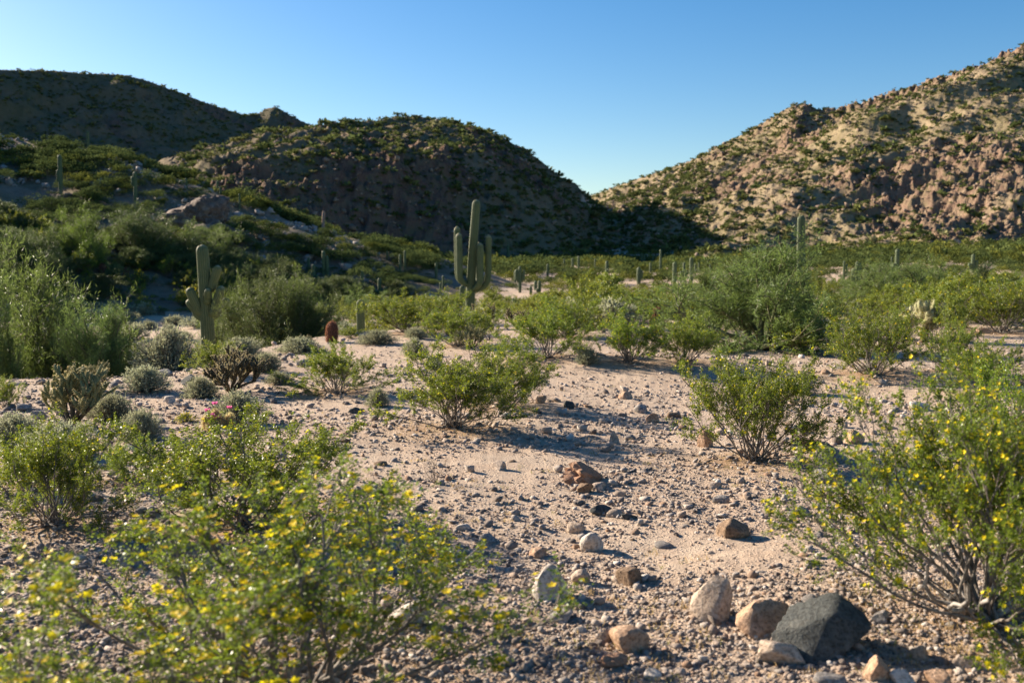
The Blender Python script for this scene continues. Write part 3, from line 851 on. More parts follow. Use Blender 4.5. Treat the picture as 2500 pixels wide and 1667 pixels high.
CHOLLA = [
 (168, 985, 160, 140, 'buckhorn', 0, 'tall buckhorn cholla with pale rimmed joints on the bank'), (530, 902, 150, 92, 'dark', 1, 'dark cholla fanning out among the bursage mounds'),
 (1110, 757, 58, 56, 'dark', 2, 'dark cholla with pale tips below the many armed saguaro'), (1188, 755, 66, 42, 'dark', 3, 'squat dark cholla on orange soil by the bank'),
 (1085, 802, 66, 52, 'buckhorn', 4, 'brown tipped cholla behind the central creosote'), (2074, 782, 56, 72, 'teddy', 5, 'shorter pale teddy bear cholla with golden trunk'),
 (2120, 785, 62, 92, 'teddy', 6, 'taller pale teddy bear cholla with dark brown trunk'), (695, 806, 50, 34, 'buckhorn', 7, 'small cholla beside the grey rocks on the rim'),
 (225, 900, 60, 62, 'buckhorn', 8, 'thin cholla half hidden behind the buckhorn cholla'),
]
BARREL = [(762, 786, 27, 48, 'reddish barrel cactus on the bank beside the stout armless saguaro'), (1510, 768, 32, 62, 'dark red barrel cactus behind the creosote on the mound crest'),
 (237, 633, 15, 28, 'barrel cactus highest of the three on the slope'), (256, 664, 15, 30, 'yellowish barrel cactus lowest of the three on the slope'),
 (290, 645, 13, 30, 'dark barrel cactus beside the yellow flowers on the slope'), (205, 925, 36, 44, 'red barrel cactus partly hidden behind the buckhorn cholla')]
# px, base py, width px, height px, material, seed, label
ROCK = [
 (1637, 1433, 98, 104, 'stone_pale', 1, 'tall rounded tan boulder beside the orange tan rock'), (1762, 1460, 148, 68, 'stone_orange', 2, 'long orange tan rock between tall tan boulder and dark boulder'),
 (1898, 1520, 228, 124, 'stone_dark', 3, 'big angular dark boulder with pale top face'), (1800, 1537, 104, 56, 'stone_pale', 4, 'pale flat rock in front of the big dark boulder'),
 (2018, 1565, 64, 52, 'stone_orange', 5, 'blocky tan rock in the shadow of the big dark boulder'), (2118, 1520, 46, 28, 'stone_orange', 6, 'small orange rock in the dark boulder shadow tip'),
 (2215, 1536, 42, 28, 'stone_pale', 7, 'pale rock on litter below the bent grey branches'), (2079, 1578, 62, 38, 'stone_white', 8, 'pointed pale rock at the bottom edge under the dark boulder shadow'),
 (2161, 1580, 58, 34, 'stone_orange', 9, 'tan rock at the bottom edge below the bent grey branches'), (1910, 1582, 86, 30, 'stone_grey', 10, 'flat blue grey rock at the bottom edge under the dark boulder'),
 (2027, 1432, 52, 24, 'stone_grey', 11, 'grey rock behind the big dark boulder'), (1689, 1238, 72, 42, 'stone_brown', 12, 'angular brown rock with a notch on the open gravel'),
 (1905, 1112, 60, 32, 'stone_grey', 13, 'tilted flat grey rock in the lone creosote shadow'), (1914, 1066, 92, 46, 'stone_grey', 14, 'big blue grey slab beside the lone upright creosote'),
 (1865, 1035, 50, 26, 'stone_brown', 15, 'brown grey rock leaning on the big blue grey slab'), (1968, 1022, 46, 30, 'stone_orange', 16, 'pinkish block in front of the flowering creosote foliage'),
 (2117, 946, 46, 22, 'stone_white', 17, 'whitish rock on gravel behind the pinkish block'), (1622, 1030, 36, 42, 'stone_orange', 18, 'pinkish rock behind the lone upright creosote'),
 (1844, 1188, 34, 24, 'stone_grey', 19, 'round grey cobble under a thin creosote branch'), (1657, 1156, 40, 18, 'stone_grey', 20, 'low grey rock below the lone upright creosote'),
 (1642, 1124, 36, 16, 'stone_pale', 21, 'low pale rock below the lone upright creosote'), (1265, 1381, 88, 80, 'stone_white', 22, 'egg shaped whitish boulder with orange base'),
 (1359, 1270, 56, 46, 'stone_white', 23, 'pale topped rounded rock with long shadow on open gravel'), (1322, 1226, 42, 25, 'stone_pale', 24, 'smooth oval cobble behind the pale topped rock'),
 (1335, 1343, 46, 30, 'stone_pale', 25, 'small pointed tan rock beside the egg shaped boulder'), (1445, 1348, 62, 38, 'stone_brown', 26, 'blocky olive brown rock right of the egg shaped boulder'),
 (1236, 1284, 42, 22, 'stone_orange', 27, 'flat orange rock lying in dry sprouts'), (1340, 1118, 96, 52, 'clod', 28, 'lumpy reddish clay mound in the middle of the gravel'),
 (1344, 1134, 38, 26, 'stone_brown', 29, 'brown rock against the reddish clay mound'), (1374, 1126, 36, 18, 'stone_pale', 30, 'pale brown rock at the end of the reddish clay mound'),
 (1386, 1183, 66, 20, 'stone_dark', 31, 'long flat dark grey slab below the reddish clay mound'), (1446, 1195, 40, 14, 'stone_dark', 32, 'low dark stone next to the long flat slab'),
 (1145, 1082, 38, 20, 'stone_pale', 33, 'pale wedge rock between the dead twigs and the reddish clay mound'), (1065, 1222, 38, 16, 'stone_white', 34, 'flat whitish rock by the tip of the nearest creosote'),
 (1120, 1247, 38, 20, 'stone_grey', 35, 'grey rock below the flat whitish rock'), (990, 1262, 34, 26, 'stone_white', 36, 'whitish rock behind the nearest creosote sprays'),
 (1447, 1505, 94, 60, 'stone_orange', 37, 'rounded pinkish boulder beside an orange earth patch'), (1389, 1480, 30, 35, 'stone_pale', 38, 'upright pale stone against the rounded pinkish boulder'),
 (1288, 1432, 58, 28, 'stone_grey', 39, 'flat grey slab below the egg shaped boulder'), (935, 1442, 96, 54, 'stone_white', 40, 'long pale slab poking out of the nearest creosote'),
 (1410, 1535, 74, 30, 'clod', 41, 'crumbling orange earth clod below the rounded pinkish boulder'), (1500, 1566, 42, 26, 'stone_white', 42, 'pale pebble rock at the bottom edge below the pinkish boulder'),
 (1243, 928, 26, 18, 'stone_orange', 43, 'tan rock at the shaded end of the central creosote'), (1308, 941, 26, 20, 'stone_dark', 44, 'dark rock in the central creosote shadow'),
 (1438, 919, 34, 17, 'stone_orange', 45, 'tan rock on the front of the pale mound'), (1472, 951, 32, 21, 'stone_grey', 46, 'grey cobble below the pale mound'),
 (1500, 972, 32, 22, 'stone_orange', 47, 'orange cobble in front of the grey cobble'), (1410, 1020, 28, 29, 'stone_pale', 48, 'pyramid shaped pale stone on bare gravel'),
 (1548, 961, 32, 14, 'stone_brown', 49, 'low brown stone below the pale mound'), (815, 951, 28, 14, 'stone_dark', 50, 'dark rock before the dense dark based creosote'),
 (388, 929, 26, 18, 'stone_white', 51, 'white stone between two bursage mounds'), (378, 865, 40, 16, 'stone_grey', 52, 'grey rock on the rim of the wash'),
 (429, 882, 32, 18, 'stone_dark', 53, 'dark rock on the rim before the dark cholla'), (299, 1304, 56, 28, 'stone_grey', 54, 'grey rock on gravel behind the nearest creosote'),
 (695, 1251, 44, 30, 'stone_grey', 55, 'bluish rock in shade under the flower filled creosote'), (186, 1442, 34, 25, 'stone_grey', 56, 'grey rock among the sprays of the nearest creosote'),
 (67, 1570, 38, 22, 'stone_white', 57, 'pale rock in the bottom corner by the nearest creosote'), (50, 945, 34, 16, 'stone_grey', 58, 'blue grey rock beside the small edge creosote'),
 (85, 962, 40, 18, 'stone_grey', 59, 'broad blue grey rock before the palo verde wash'), (60, 985, 40, 20, 'stone_grey', 60, 'rounded grey rock above the edge bursage mound'),
 (1290, 722, 60, 26, 'stone_white', 61, 'pale boulder patch rising among olive shrubs on the flat'), (2262, 768, 34, 14, 'stone_orange', 62, 'orange tan rock on the stony rise'),
 (1885, 775, 40, 16, 'stone_white', 63, 'whitish rock between the palo verde and the broad creosote'), (700, 842, 40, 16, 'stone_grey', 64, 'grey rock beside the small cholla on the rim'),
]

def scale_at(px, py):
    x, y, z = hit(px, py)
    return x, y, z, y / FPX

def dims(meshes):
    V = np.concatenate([np.array([v.co[:] for v in m.vertices])[::7] for m in meshes if m is not None])
    return np.percentile(np.abs(V[:, :2]), 96) * 2.0, np.percentile(V[:, 2], 98.5)

def put(name, meshes, parts, loc, w, h, rz, label, cat, group=None, dm=None):
    o = empty(name, loc)
    dm = dm or dims(meshes)
    o.rotation_euler.z = rz
    o.scale = (w / dm[0], w / dm[0], h / dm[1])
    for me, p in zip(meshes, parts):
        if me is not None:
            link(p, me, o)
    return tag(o, label, cat, group)

LITTER = []
g = np.random.default_rng(5)

# creosote bushes
cv = [creosote_meshes(100 + k, stems=30, sub=7, twig=7, leaves=32, leaf=0.0175, flowers=0.10, fsize=0.85) for k in range(5)]
cv.append(creosote_meshes(120, stems=30, sub=9, twig=8, leaves=38, leaf=0.0125, flowers=0.15, fsize=1.15))
cv.append(creosote_meshes(121, stems=30, sub=8, twig=7, leaves=28, leaf=0.0125, flowers=0.13, fsize=1.6))
cd = [dims(v[:2]) for v in cv]
for k, (px, py, w, h, v, lab) in enumerate(CREO):
    x, y, z, s = scale_at(px, py)
    put('creosote_bush', cv[v], ('stems', 'foliage', 'flowers'), (x, y, z), w * s, h * s, (k * 2.4 + 0.3) % 6.28, lab, 'bush', 'creosote bushes', cd[v])
    LITTER.append((x, y, w * s * 0.42))
    if 'bent grey branches above' in lab:
        gg = np.random.default_rng(4); root = bpy.data.objects[-1] if False else [o for o in C.objects if o.get('label') == lab][0]
        D = fan_dirs(11, 15, 75, gg); B = lines(np.zeros((11, 3)), D, gg.uniform(0.5, 0.95, 11), 14, 0.34, 0.03, gg)
        B[..., 2] = np.maximum(B[..., 2], 0.03)
        V, Q = tubes(B, taper(11, 14, 0.013, 0.006), 6)
        link('dead_branches', mesh('dead_branches', V, Q, None, M['dead_branch'], True), root)

# palo verdes
pv = [verde_meshes(200 + k, n, m, 8, 34, lm, 0.060, 0.0055) for k, (n, m, lm) in enumerate(((16, 8, 'verde_leaf'), (13, 8, 'verde_leaf'), (12, 7, 'verde_leaf'), (16, 8, 'shaded_verde_leaf'), (14, 8, 'verde_leaf_b'), (13, 7, 'shaded_verde_leaf')))]
pv.append(verde_meshes(206, 8, 8, 8, 30, 'iron_leaf', 0.04, 0.013))
pd_ = [dims(v) for v in pv]
DEPTH = {0: None}
for k, (px, py, w, h, v, lab) in enumerate(VERDE):
    if px < 770 and py > 730:                         # they stand down in the wash, behind its rim
        y = float(np.interp(px, *EDGE)) + (3.0 + 0.8 * (k % 3) if px != 545 else 16); x, y, z = at(px, y); s = y / FPX
        hh = world_pt(px, py - h, y)[2] - z
    else:
        x, y, z, s = scale_at(px, py); hh = h * s
    put('ironwood_tree' if v == 6 else 'palo_verde_tree', pv[v], ('trunk', 'crown'), (x, y, z), w * s, hh, (k * 1.9) % 6.28, lab, 'tree', 'palo verde trees' if v != 6 else None, pd_[v])

# grey shrubs
gv = [dome_meshes(300 + k, 420, 14) for k in range(3)]
gd = [dims(v[:2]) for v in gv]
for k, (px, py, w, h, v, lab) in enumerate(GREY):
    if px == 385:
        y = 15.6; x, y, z = at(px, y); s = y / FPX; hh = world_pt(px, py - h, y)[2] - z
    else:
        x, y, z, s = scale_at(px, py); hh = h * s
    put('bursage_shrub', gv[v], ('stems', 'foliage'), (x, y, z), w * s, hh, k * 1.3, lab, 'shrub', 'grey shrubs', gd[v])

# chollas
for px, py, w, h, kind, sd, lab in CHOLLA:
    x, y, z, s = scale_at(px, py)
    ms = cholla_meshes(400 + sd, kind)
    put('teddy_bear_cholla' if kind == 'teddy' else 'cholla', ms, ('trunk', 'joints', 'spines'), (x, y, z), w * s, h * s, 0.0 if kind == 'dark' else sd * 1.1, lab, 'cactus', 'chollas')

# barrel cacti
bm_ = barrel_meshes(500)
for k, (px, py, w, h, lab) in enumerate(BARREL):
    x, y, z, s = scale_at(px, py)
    put('barrel_cactus', bm_, ('body', 'spines'), (x, y, z), w * s, h * s, k * 1.7, lab, 'cactus', 'barrel cacti', (0.56, 0.98))

# the pink flowered hedgehog cactus: a clump of stems
x, y, z, s = scale_at(490, 990)
hh = empty('hedgehog_cactus', (x, y, z))
tag(hh, 'orange spined hedgehog cactus with pink flowers before a silvery bursage', 'cactus')
s *= 1.25
hs = [(-9, 0, 40), (6, 3, 50), (16, -3, 34), (-2, -8, 30), (26, 5, 42)]
for i, (dx, dy, h) in enumerate(hs):
    me = column_mesh('hedgehog_stem', h * s, 8 * s, 11, 0.85, 0.05 * (i - 2), 16, mat='hedgehog')
    st = link('stem', me, hh); st.location = (dx * s, dy * s, 0)
    V = np.array([v.co[:] for v in me.vertices])[::2]
    sp = link('spines', spines(V, unit(V * np.array([1, 1, 0.2])), 900, 0.03, 0.004, g, 'spine_edge', 'hedgehog_spines'), st)
for i, (dx, dy, dz) in enumerate([(-9, -5, 38), (0, -7, 30), (10, -6, 26), (30, 2, 42), (4, 0, 50)]):
    pet = unit(np.stack([np.cos(np.arange(14) * 0.9), np.sin(np.arange(14) * 0.9), 0.7 + 0.4 * (np.arange(14) % 2)], 1))
    V, Q = cards(np.zeros((14, 3)), pet, 7.5 * s, 4.5 * s, g)
    f = link('flower', mesh('hedgehog_flower', V, Q, None, M['pink']), hh); f.location = (dx * s, dy * s, dz * s)

# ---------------------------------------------------------------- saguaros
def saguaro(px, y, top, trunk_w, arms, label, lean=0.0, base=0.85, waist=1.0, ribs=18, group='saguaros', stubby=False):
    """arms: (side offset px, tip py, join py, width px, azimuth degrees)"""
    x, y, z = at(px, y); s = y / FPX
    h = world_pt(px, top, y)[2] - z
    o = tag(empty('saguaro', (x, y, z)), label, 'cactus', group)
    link('trunk', column_mesh('saguaro_trunk', h, trunk_w * s / 2, ribs, base, lean, 44, waist), o)
    for off, tip, join, w, az in arms:
        zj = world_pt(px, join, y)[2] - z; zt = world_pt(px, tip, y)[2] - z
        xj = lean * h * (zj / h) ** 1.6
        link('arm', arm_mesh('saguaro_arm', (xj, 0, zj), off * s * (0.55 if stubby else 1), zt - zj, w * s / 2, 14, off * s * 0.45 if stubby else 0.02, az=R(az), root=0.8 if stubby else 0.62), o)
    return o

saguaro(1078, 46, 455, 20, [(31, 519, 652, 15, 172), (30, 535, 655, 15.5, 212), (41, 539, 668, 15, 350), (30, 558, 664, 15, 318), (22, 555, 655, 12, 40)],
        'tallest saguaro with five upright arms before the dark hill', lean=0.055, base=1.05, waist=1.05)
saguaro(1062, 45, 652, 13, [], 'slim armless saguaro close beside the tallest saguaro', lean=0.0)
saguaro(479, 27, 556, 30, [(43, 688, 732, 20, 184), (38, 660, 720, 22, 200), (34, 609, 668, 20, 350), (44, 656, 722, 21, 340), (50, 686, 730, 17, 25), (24, 662, 698, 17, 300)],
        'saguaro with short stubby arms above the shaded wash', lean=-0.03, base=1.1, waist=1.12, stubby=True)
saguaro(1838, 61, 492, 19, [], 'tall armless saguaro rising behind the big palo verde', lean=-0.01)
saguaro(828, 31, 683, 19.5, [], 'stout armless saguaro on the bank near the red barrel cactus', base=0.95)

# px, top py, base py, width px, arms (side px, tip py, join py, az), label
FAR = [
 (744, 575, 638, 8, [], 'tallest of the thin saguaros in shade below the centre hill'), (752, 588, 640, 7, [], 'thin saguaro touching the tallest one in shade below the centre hill'),
 (720, 605, 646, 8, [(-7, 625, 636, 7), (8, 630, 638, 7)], 'saguaro with stubby side arms beside the thin pair in shade'), (709, 591, 614, 6, [], 'short saguaro up the slope from the thin pair in shade'),
 (832, 621, 661, 7, [], 'slender saguaro in green scrub above the stout armless one'), (786, 598, 621, 5, [], 'small thin saguaro at the shaded hill foot'),
 (872, 637, 678, 8, [(-15, 662, 672, 8), (7, 662, 672, 9), (15, 658, 672, 10)], 'saguaro with four thick low arms in green scrub'),
 (889, 576, 598, 4, [], 'tiny saguaro against the dark hill above the four armed one'), (919, 583, 626, 5, [], 'dim saguaro left of a similar one at the dark hill foot'), (930, 575, 621, 5, [], 'dim taller saguaro of two at the dark hill foot'),
 (1002, 602, 642, 6, [], 'dark saguaro among pale openings beside the tallest saguaro'), (1018, 632, 666, 5, [], 'thin saguaro low in the scrub beside the tallest saguaro'), (1012, 648, 670, 5, [], 'shortest saguaro low in the scrub beside the tallest saguaro'),
 (1167, 562, 592, 6, [], 'pale saguaro standing on the dark hill slope'), (1194, 610, 672, 7, [(-8, 618, 645, 6), (9, 620, 645, 5), (-4, 622, 648, 5), (6, 628, 648, 4)], 'candelabra saguaro with thin upright arms by a sandy opening'),
 (1183, 621, 648, 5, [], 'thin saguaro just behind the candelabra saguaro'), (1230, 643, 667, 7, [], 'middle saguaro of a short clump by the sandy opening'), (1219, 656, 676, 6, [], 'shortest saguaro of the clump by the sandy opening'),
 (1239, 642, 674, 7, [(-5, 662, 670, 6)], 'saguaro with one low arm in the clump by the sandy opening'), (1258, 605, 636, 5, [], 'dark saguaro above the short clump on the flat'),
 (1315, 592, 614, 5, [], 'pale pole saguaro at the edge of the hill shadow'), (1329, 587, 619, 5, [], 'taller pole saguaro at the edge of the hill shadow'), (1296, 594, 610, 4, [], 'faint saguaro at the edge of the hill shadow'),
 (1367, 594, 614, 4, [], 'faint saguaro alone in front of the hill shadow'), (1394, 598, 636, 7, [], 'single column saguaro in bright scrub before the hill shadow'), (1467, 612, 652, 9, [(6, 620, 640, 6)], 'thick dark saguaro with a close set arm in bright scrub'),
 (1474, 582, 604, 4, [], 'twin saguaro nearer the hill shadow on the bright rise'), (1480, 584, 604, 4, [], 'twin saguaro farther from the hill shadow on the bright rise'), (1494, 602, 626, 5, [], 'short saguaro below the twin pair on the bright rise'),
 (1500, 584, 603, 4, [], 'short saguaro beside the twin pair on the bright rise'), (1517, 572, 625, 5, [], 'tall thin saguaro at the hill shadow tip'), (1549, 600, 664, 9, [], 'thick column saguaro beside the pale palo verde'),
 (1587, 590, 656, 8, [], 'straight column saguaro against the pale palo verde'), (1571, 602, 640, 6, [(-6, 622, 634, 5), (7, 620, 634, 5)], 'three pronged saguaro between two thick columns'),
 (1597, 604, 634, 4, [], 'thin saguaro just past the straight column'), (1605, 602, 628, 4, [], 'second thin saguaro past the straight column'), (1631, 604, 628, 4, [], 'small saguaro above the pale palo verde crown'),
 (1938, 598, 642, 5, [(6, 606, 636, 4)], 'thin forked saguaro at the foot of the sunny hill'), (1972, 602, 662, 10, [(-13, 616, 655, 8), (-5, 600, 640, 6)], 'clustered saguaro with close upright stems at the sunny hill foot'),
 (1987, 624, 654, 7, [], 'short saguaro beside the clustered saguaro'), (2028, 602, 638, 4, [], 'thin saguaro between the clustered and the two stemmed saguaro'), (2059, 570, 648, 9, [(-8, 604, 636, 8)], 'two stemmed saguaro tall against the sunny hill'),
 (2047, 588, 640, 4, [], 'thin saguaro close beside the two stemmed saguaro'), (2234, 583, 628, 8, [(-8, 604, 618, 5), (8, 598, 620, 6)], 'many armed dark saguaro on the sunny hill foot'), (2262, 604, 622, 4, [], 'tiny saguaro beyond the many armed dark saguaro'),
 (140, 356, 447, 9, [(-6, 392, 418, 5)], 'saguaro with one small arm standing on the dark outcrop'), (203, 303, 346, 6, [], 'brownish saguaro on the slope skyline'), (312, 396, 472, 8, [(-6, 408, 430, 6)], 'two pronged saguaro beside the craggy outcrop'),
 (333, 364, 386, 4, [], 'tiny saguaro on the slope skyline past the brownish one'), (428, 409, 434, 5, [], 'short saguaro above the craggy outcrop'), (500, 416, 442, 5, [], 'small saguaro in the notch between slope and centre hill'), (506, 428, 455, 4, [], 'thin saguaro in the notch between slope and centre hill'),
 (551, 446, 486, 4, [], 'faint thin saguaro on the shaded centre hill'), (735, 274, 290, 4, [], 'tiny saguaro on the skyline of the centre hill'), (784, 264, 276, 4, [], 'second tiny saguaro on the skyline of the centre hill'),
]
SAG = [(1078, 46, 690, 30), (1838, 61, 575, 14), (828, 31, 750, 20), (479, 27, 800, 34), (1062, 45, 700, 14), (2098, 19, 765, 90), (1510, 20, 755, 30), (762, 19, 765, 26)]
for px, top, base, w, arms, lab in FAR:
    x, y, z, s = scale_at(px, base)
    if y > 900: continue
    SAG.append((px, y, top + 0.8 * (base - top), w))
    o = tag(empty('saguaro', (x, y, z)), lab, 'cactus', 'saguaros')
    h = (base - top) * s
    link('trunk', column_mesh('saguaro_trunk', h, 1.12 * w * s / 2, 12, 0.85, 0.0, 18), o)
    for off, tip, join, aw in arms:
        link('arm', arm_mesh('saguaro_arm', (0, 0, (base - join) * s), abs(off) * s, (join - tip) * s, 1.25 * aw * s / 2, 10, 0, 16, az=0 if off > 0 else math.pi), o)

# dead saguaro skeleton on the shaded hill foot
x, y, z, s = scale_at(742, 536)
dd = tag(link('dead_saguaro', column_mesh('dead_saguaro', 53 * s, 3.6 * s, 9, 0.8, 0.05, 20, mat='dead_wood')), 'pinkish grey dead saguaro trunk on the shaded hill', 'dead cactus')
dd.location = (x, y, z)

# ---------------------------------------------------------------- rocks
HAND = {3: [(-.50, -.10, .40), (-.46, -.22, .20), (-.14, -.46, .0), (.10, -.36, .04), (.50, -.06, .58), (.46, .1, .70), (-.20, -.16, .56), (.10, -.10, .80), (.16, .34, 1.0), (-.28, .34, .72), (0, .45, 0), (.40, .40, .45)],
        1: [(-.5, -.1, .30), (-.44, .2, .5), (-.3, -.35, .05), (.1, -.42, .02), (.42, -.2, .18), (.5, .1, .62), (.42, .05, .98), (.1, .1, 1.0), (-.25, -.1, .70), (-.1, .42, .6), (.2, .45, .3), (-.2, .3, 0), (.3, .3, 0), (.2, -.35, .55)],
        22: [(-.46, -.1, .22), (-.3, -.4, .05), (.2, -.42, .02), (.5, -.1, .12), (.44, .1, .42), (.12, .0, 1.0), (-.06, .1, .98), (-.30, -.15, .72), (.25, -.25, .6), (-.4, .25, .3), (.2, .4, .3), (0, .4, 0)],
        2: [(-.5, -.1, .35), (-.35, -.38, .08), (.1, -.45, .0), (.3, -.3, .1), (.5, 0, .5), (.42, .1, .85), (-.1, .05, 1.0), (-.2, -.1, .95), (-.3, .35, .4), (.3, .4, .3), (0, .3, 0)],
        48: [(-.5, -.3, 0), (.5, -.3, 0), (.0, .4, 0), (-.08, .0, 1.0), (.05, .02, .95), (-.35, .2, .3), (.4, .1, .4)]}
for k, (px, py, w, h, mt, sd, lab) in enumerate(ROCK):
    x, y, z, s = scale_at(px, py - 0.06 * h)
    kw = dict(planes=int(8 + sd % 6), rough=0.03, sharp=(30.0, 16.0, 24.0)[sd % 3])
    if sd in (1, 22, 23, 24, 19): kw = dict(planes=14, rough=0.05, sharp=10.0, near=0.62)
    if mt == 'clod': kw = dict(planes=9, rough=0.17, sharp=8.0)
    if sd in HAND: kw = dict(rough=0.02, sharp=(60.0 if sd == 3 else 34.0), faces=hull_faces(HAND[sd]))
    dpt = w * (0.75 if w < 2.2 * h else 0.5) * s
    o = tag(link('clay_clod' if mt == 'clod' else 'rock', stone_mesh('rock', 700 + sd, mt, w * s * 1.02, dpt * 1.05, h * s * 1.14, **kw)), lab, 'rock', 'rocks')
    o.location = (x, y + dpt * 0.3, z - 0.16 * h * s)
    o.rotation_euler.z = g.uniform(-0.25, 0.25)

def crag(px, py, w, h, sd, lab):
    x, y, z, s = scale_at(px, py)
    V, F = stone_shape(sd, 5, 22, 0.10, 40.0, 0.34)
    c = np.array([0, 0, 0.4]); D = V - c
    V = c + D * (1.12 - 0.30 * np.abs(noise3(V, 3.4, sd)) - 0.26 * np.abs(noise3(V * np.array([1, 1, 2.6]), 7.5, sd + 3)) - 0.12 * np.abs(noise3(V, 19.0, sd + 5)))[:, None]
    o = tag(link('rock_outcrop', mesh('rock_outcrop', V * np.array([w * s, w * s * 0.7, h * s]), None, F, M['outcrop'], False)), lab, 'outcrop', 'outcrops on the near slope')
    o.location = (x, y + w * s * 0.2, z - 0.25 * h * s)
crag(430, 530, 175, 118, 801, 'craggy outcrop of broken rock high on the near slope')
crag(500, 560, 150, 80, 802, 'lower broken ledge under the craggy outcrop')
crag(140, 472, 85, 40, 803, 'dark low outcrop under the saguaro with one small arm')
crag(230, 505, 60, 30, 804, 'small shaded outcrop between the two larger outcrops')

# loose stones lying about: every one its own object
KIND = [('stone_pale', 'tan'), ('stone_grey', 'grey'), ('stone_white', 'whitish'), ('stone_brown', 'brown'), ('stone_orange', 'orange tan')]
proto = [[stone_mesh('stone', 900 + 10 * i + j, mt, 1, 0.8, 0.55, sub=3, planes=10, rough=0.03, sharp=20.0) for j in range(3)] for i, (mt, _) in enumerate(KIND)]
n = 0
while n < 215:
    px = g.uniform(-20, 2372); py = 860 + 720 * g.random() ** 1.15
    if 850 < px < 1900 and 1180 > py > 880 and g.random() < 0.55: continue
    y = 3659.0 / (py - 600)
    x, y, z = at(px, y); s = y / FPX
    i = int(g.choice(5, p=[0.30, 0.30, 0.16, 0.12, 0.12])); sz = float(np.clip(g.lognormal(3.0, 0.38), 11, 46)) * s
    o = tag(link('stone', proto[i][n % 3]), f'small {KIND[i][1]} stone lying loose on the stony ground', 'stone', f'loose {KIND[i][1]} stones')
    o.location = (x, y, z - 0.2 * sz); o.scale = (sz, sz * g.uniform(0.8, 1.2), sz * g.uniform(0.7, 1.2)); o.rotation_euler = (g.normal(0, 0.12), g.normal(0, 0.12), g.uniform(0, 6.28))
    n += 1

# dead twigs
me = creosote_meshes(130, stems=16, sub=5, twig=4, leaves=4, flowers=0.2)[0]
me.materials.clear(); me.materials.append(M['twig'])
for px, py, w, h, lab in ((1000, 1112, 66, 62, 'dead leafless twig bush on the open gravel'), (100, 1290, 95, 40, 'dark dead twig cushion behind the nearest creosote'), (640, 905, 50, 26, 'dark dead twig tuft behind the pink flowered hedgehog')):
    x, y, z, s = scale_at(px, py)
    o = tag(link('dead_bush', me), lab, 'dead bush'); o.location = (x, y, z)
    dm = dims([me]); o.scale = (w * s / dm[0], w * s / dm[0], h * s / dm[1])

# yellow cushions and brittlebush on the slope
bv = dome_meshes(320, 160, 8, 0.11, 0.04, 'creo_leaf_far', 170)
bd = dims(bv[:2])
for px, py, w, h, lab in ((427, 970, 46, 20, 'orange yellow cushion plant on bare ground by the hedgehog cactus'), (484, 982, 26, 12, 'tiny orange yellow cushion under the hedgehog cactus'),
                          (142, 548, 32, 16, 'yellow flowering brittlebush low on the near slope'), (70, 500, 22, 14, 'yellow flowering brittlebush beside the small barrel cactus'), (30, 502, 18, 10, 'smallest yellow brittlebush high on the near slope'),
                          (318, 652, 36, 28, 'yellow topped brittlebush beside the dark barrel cactus'), (440, 700, 50, 32, 'yellow brittlebush behind the stubby armed saguaro'), (245, 590, 24, 16, 'yellow brittlebush above the three barrel cacti')):
    x, y, z, s = scale_at(px, py)
    put('brittlebush', bv, ('stems', 'foliage', 'flowers'), (x, y, z), w * s, h * s, px, lab, 'shrub', 'yellow flowering shrubs', bd)
# ---------------------------------------------------------------- scrub of the flat and the near slope
fv = [creosote_meshes(140 + k, 16, 5, 5, 20, 0.034, 0.05, True) for k in range(4)]
fp = [verde_meshes(240 + k, 9, 7, 7, 28, ['verde_leaf', 'verde_leaf_b', 'verde_leaf', 'shaded_verde_leaf', 'shaded_verde_leaf', 'shaded_verde_leaf'][k], 0.07, 0.0095) for k in range(6)]
fg = [dome_meshes(340 + k, 150, 8, 0.12, 0.045) for k in range(2)]
fvd, fpd, fgd = [dims(v[:2]) for v in fv], [dims(v) for v in fp], [dims(v[:2]) for v in fg]

def field(n, y0, y1, px0, px1, seed):
    q = np.random.default_rng(seed)
    y = np.sqrt(y0 ** 2 + (y1 ** 2 - y0 ** 2) * q.random(n)); px = q.uniform(px0, px1, n)
    x = (px - CX) / FPX * y
    z, idx, rock = land(x, y, True)
    return px, x, y, z, idx, rock, q

fa, fb, fc = field(16500, 17, 420, -560, 2860, 31), field(4300, 36, 128, -560, 1000, 34), field(6000, 105, 400, 900, 2480, 35)
px, x, y, z, idx, rock = [np.concatenate([a, b]) for a, b in zip(fa[:6], fb[:6])]; q = fa[6]
idx[16500:] = np.where(idx[16500:] == 1, 1, 9)
px, x, y, z, idx, rock = [np.concatenate([a, b]) for a, b in zip((px, x, y, z, idx, rock), fc[:6])]
edge = np.interp(px, *EDGE)
gap = fbm(x / 9, y / 9, 3, 91)
ok = (idx <= 1) & (y > edge + np.where(px < 1300, 3.5, 1.0)) & (gap > np.where(idx == 1, -0.20, np.where(y > 60, -0.55, -0.30))) & ~((px > 2010) & (px < 2200) & (y < 26)) & ~((px > 1350) & (px < 1560) & (y < 30))
ok &= ~((np.abs(px - 479) < 30) & (y < 28)) & ~((np.abs(px - 828) < 16) & (y < 33)) & ~((px > 700) & (px < 880) & (y < 30))
nb = len(px) - 6000
ok[nb:] &= y[nb:] > 100
band = field(95, 19.5, 39, 880, 2430, 36)
px, x, y, z, idx, rock = [np.concatenate([a, b]) for a, b in zip((px, x, y, z, idx, rock), band[:6])]
ok = np.concatenate([ok, ~((band[0] > 1340) & (band[0] < 1560) & (band[2] < 22))])
order = np.argsort(y); order = order[ok[order]]
kind = fbm(x / 12, y / 12, 2, 95) + q.normal(0, 0.22, len(x))
kind[-95:] = np.where(q.random(95) < 0.85, 0.0, -0.5)
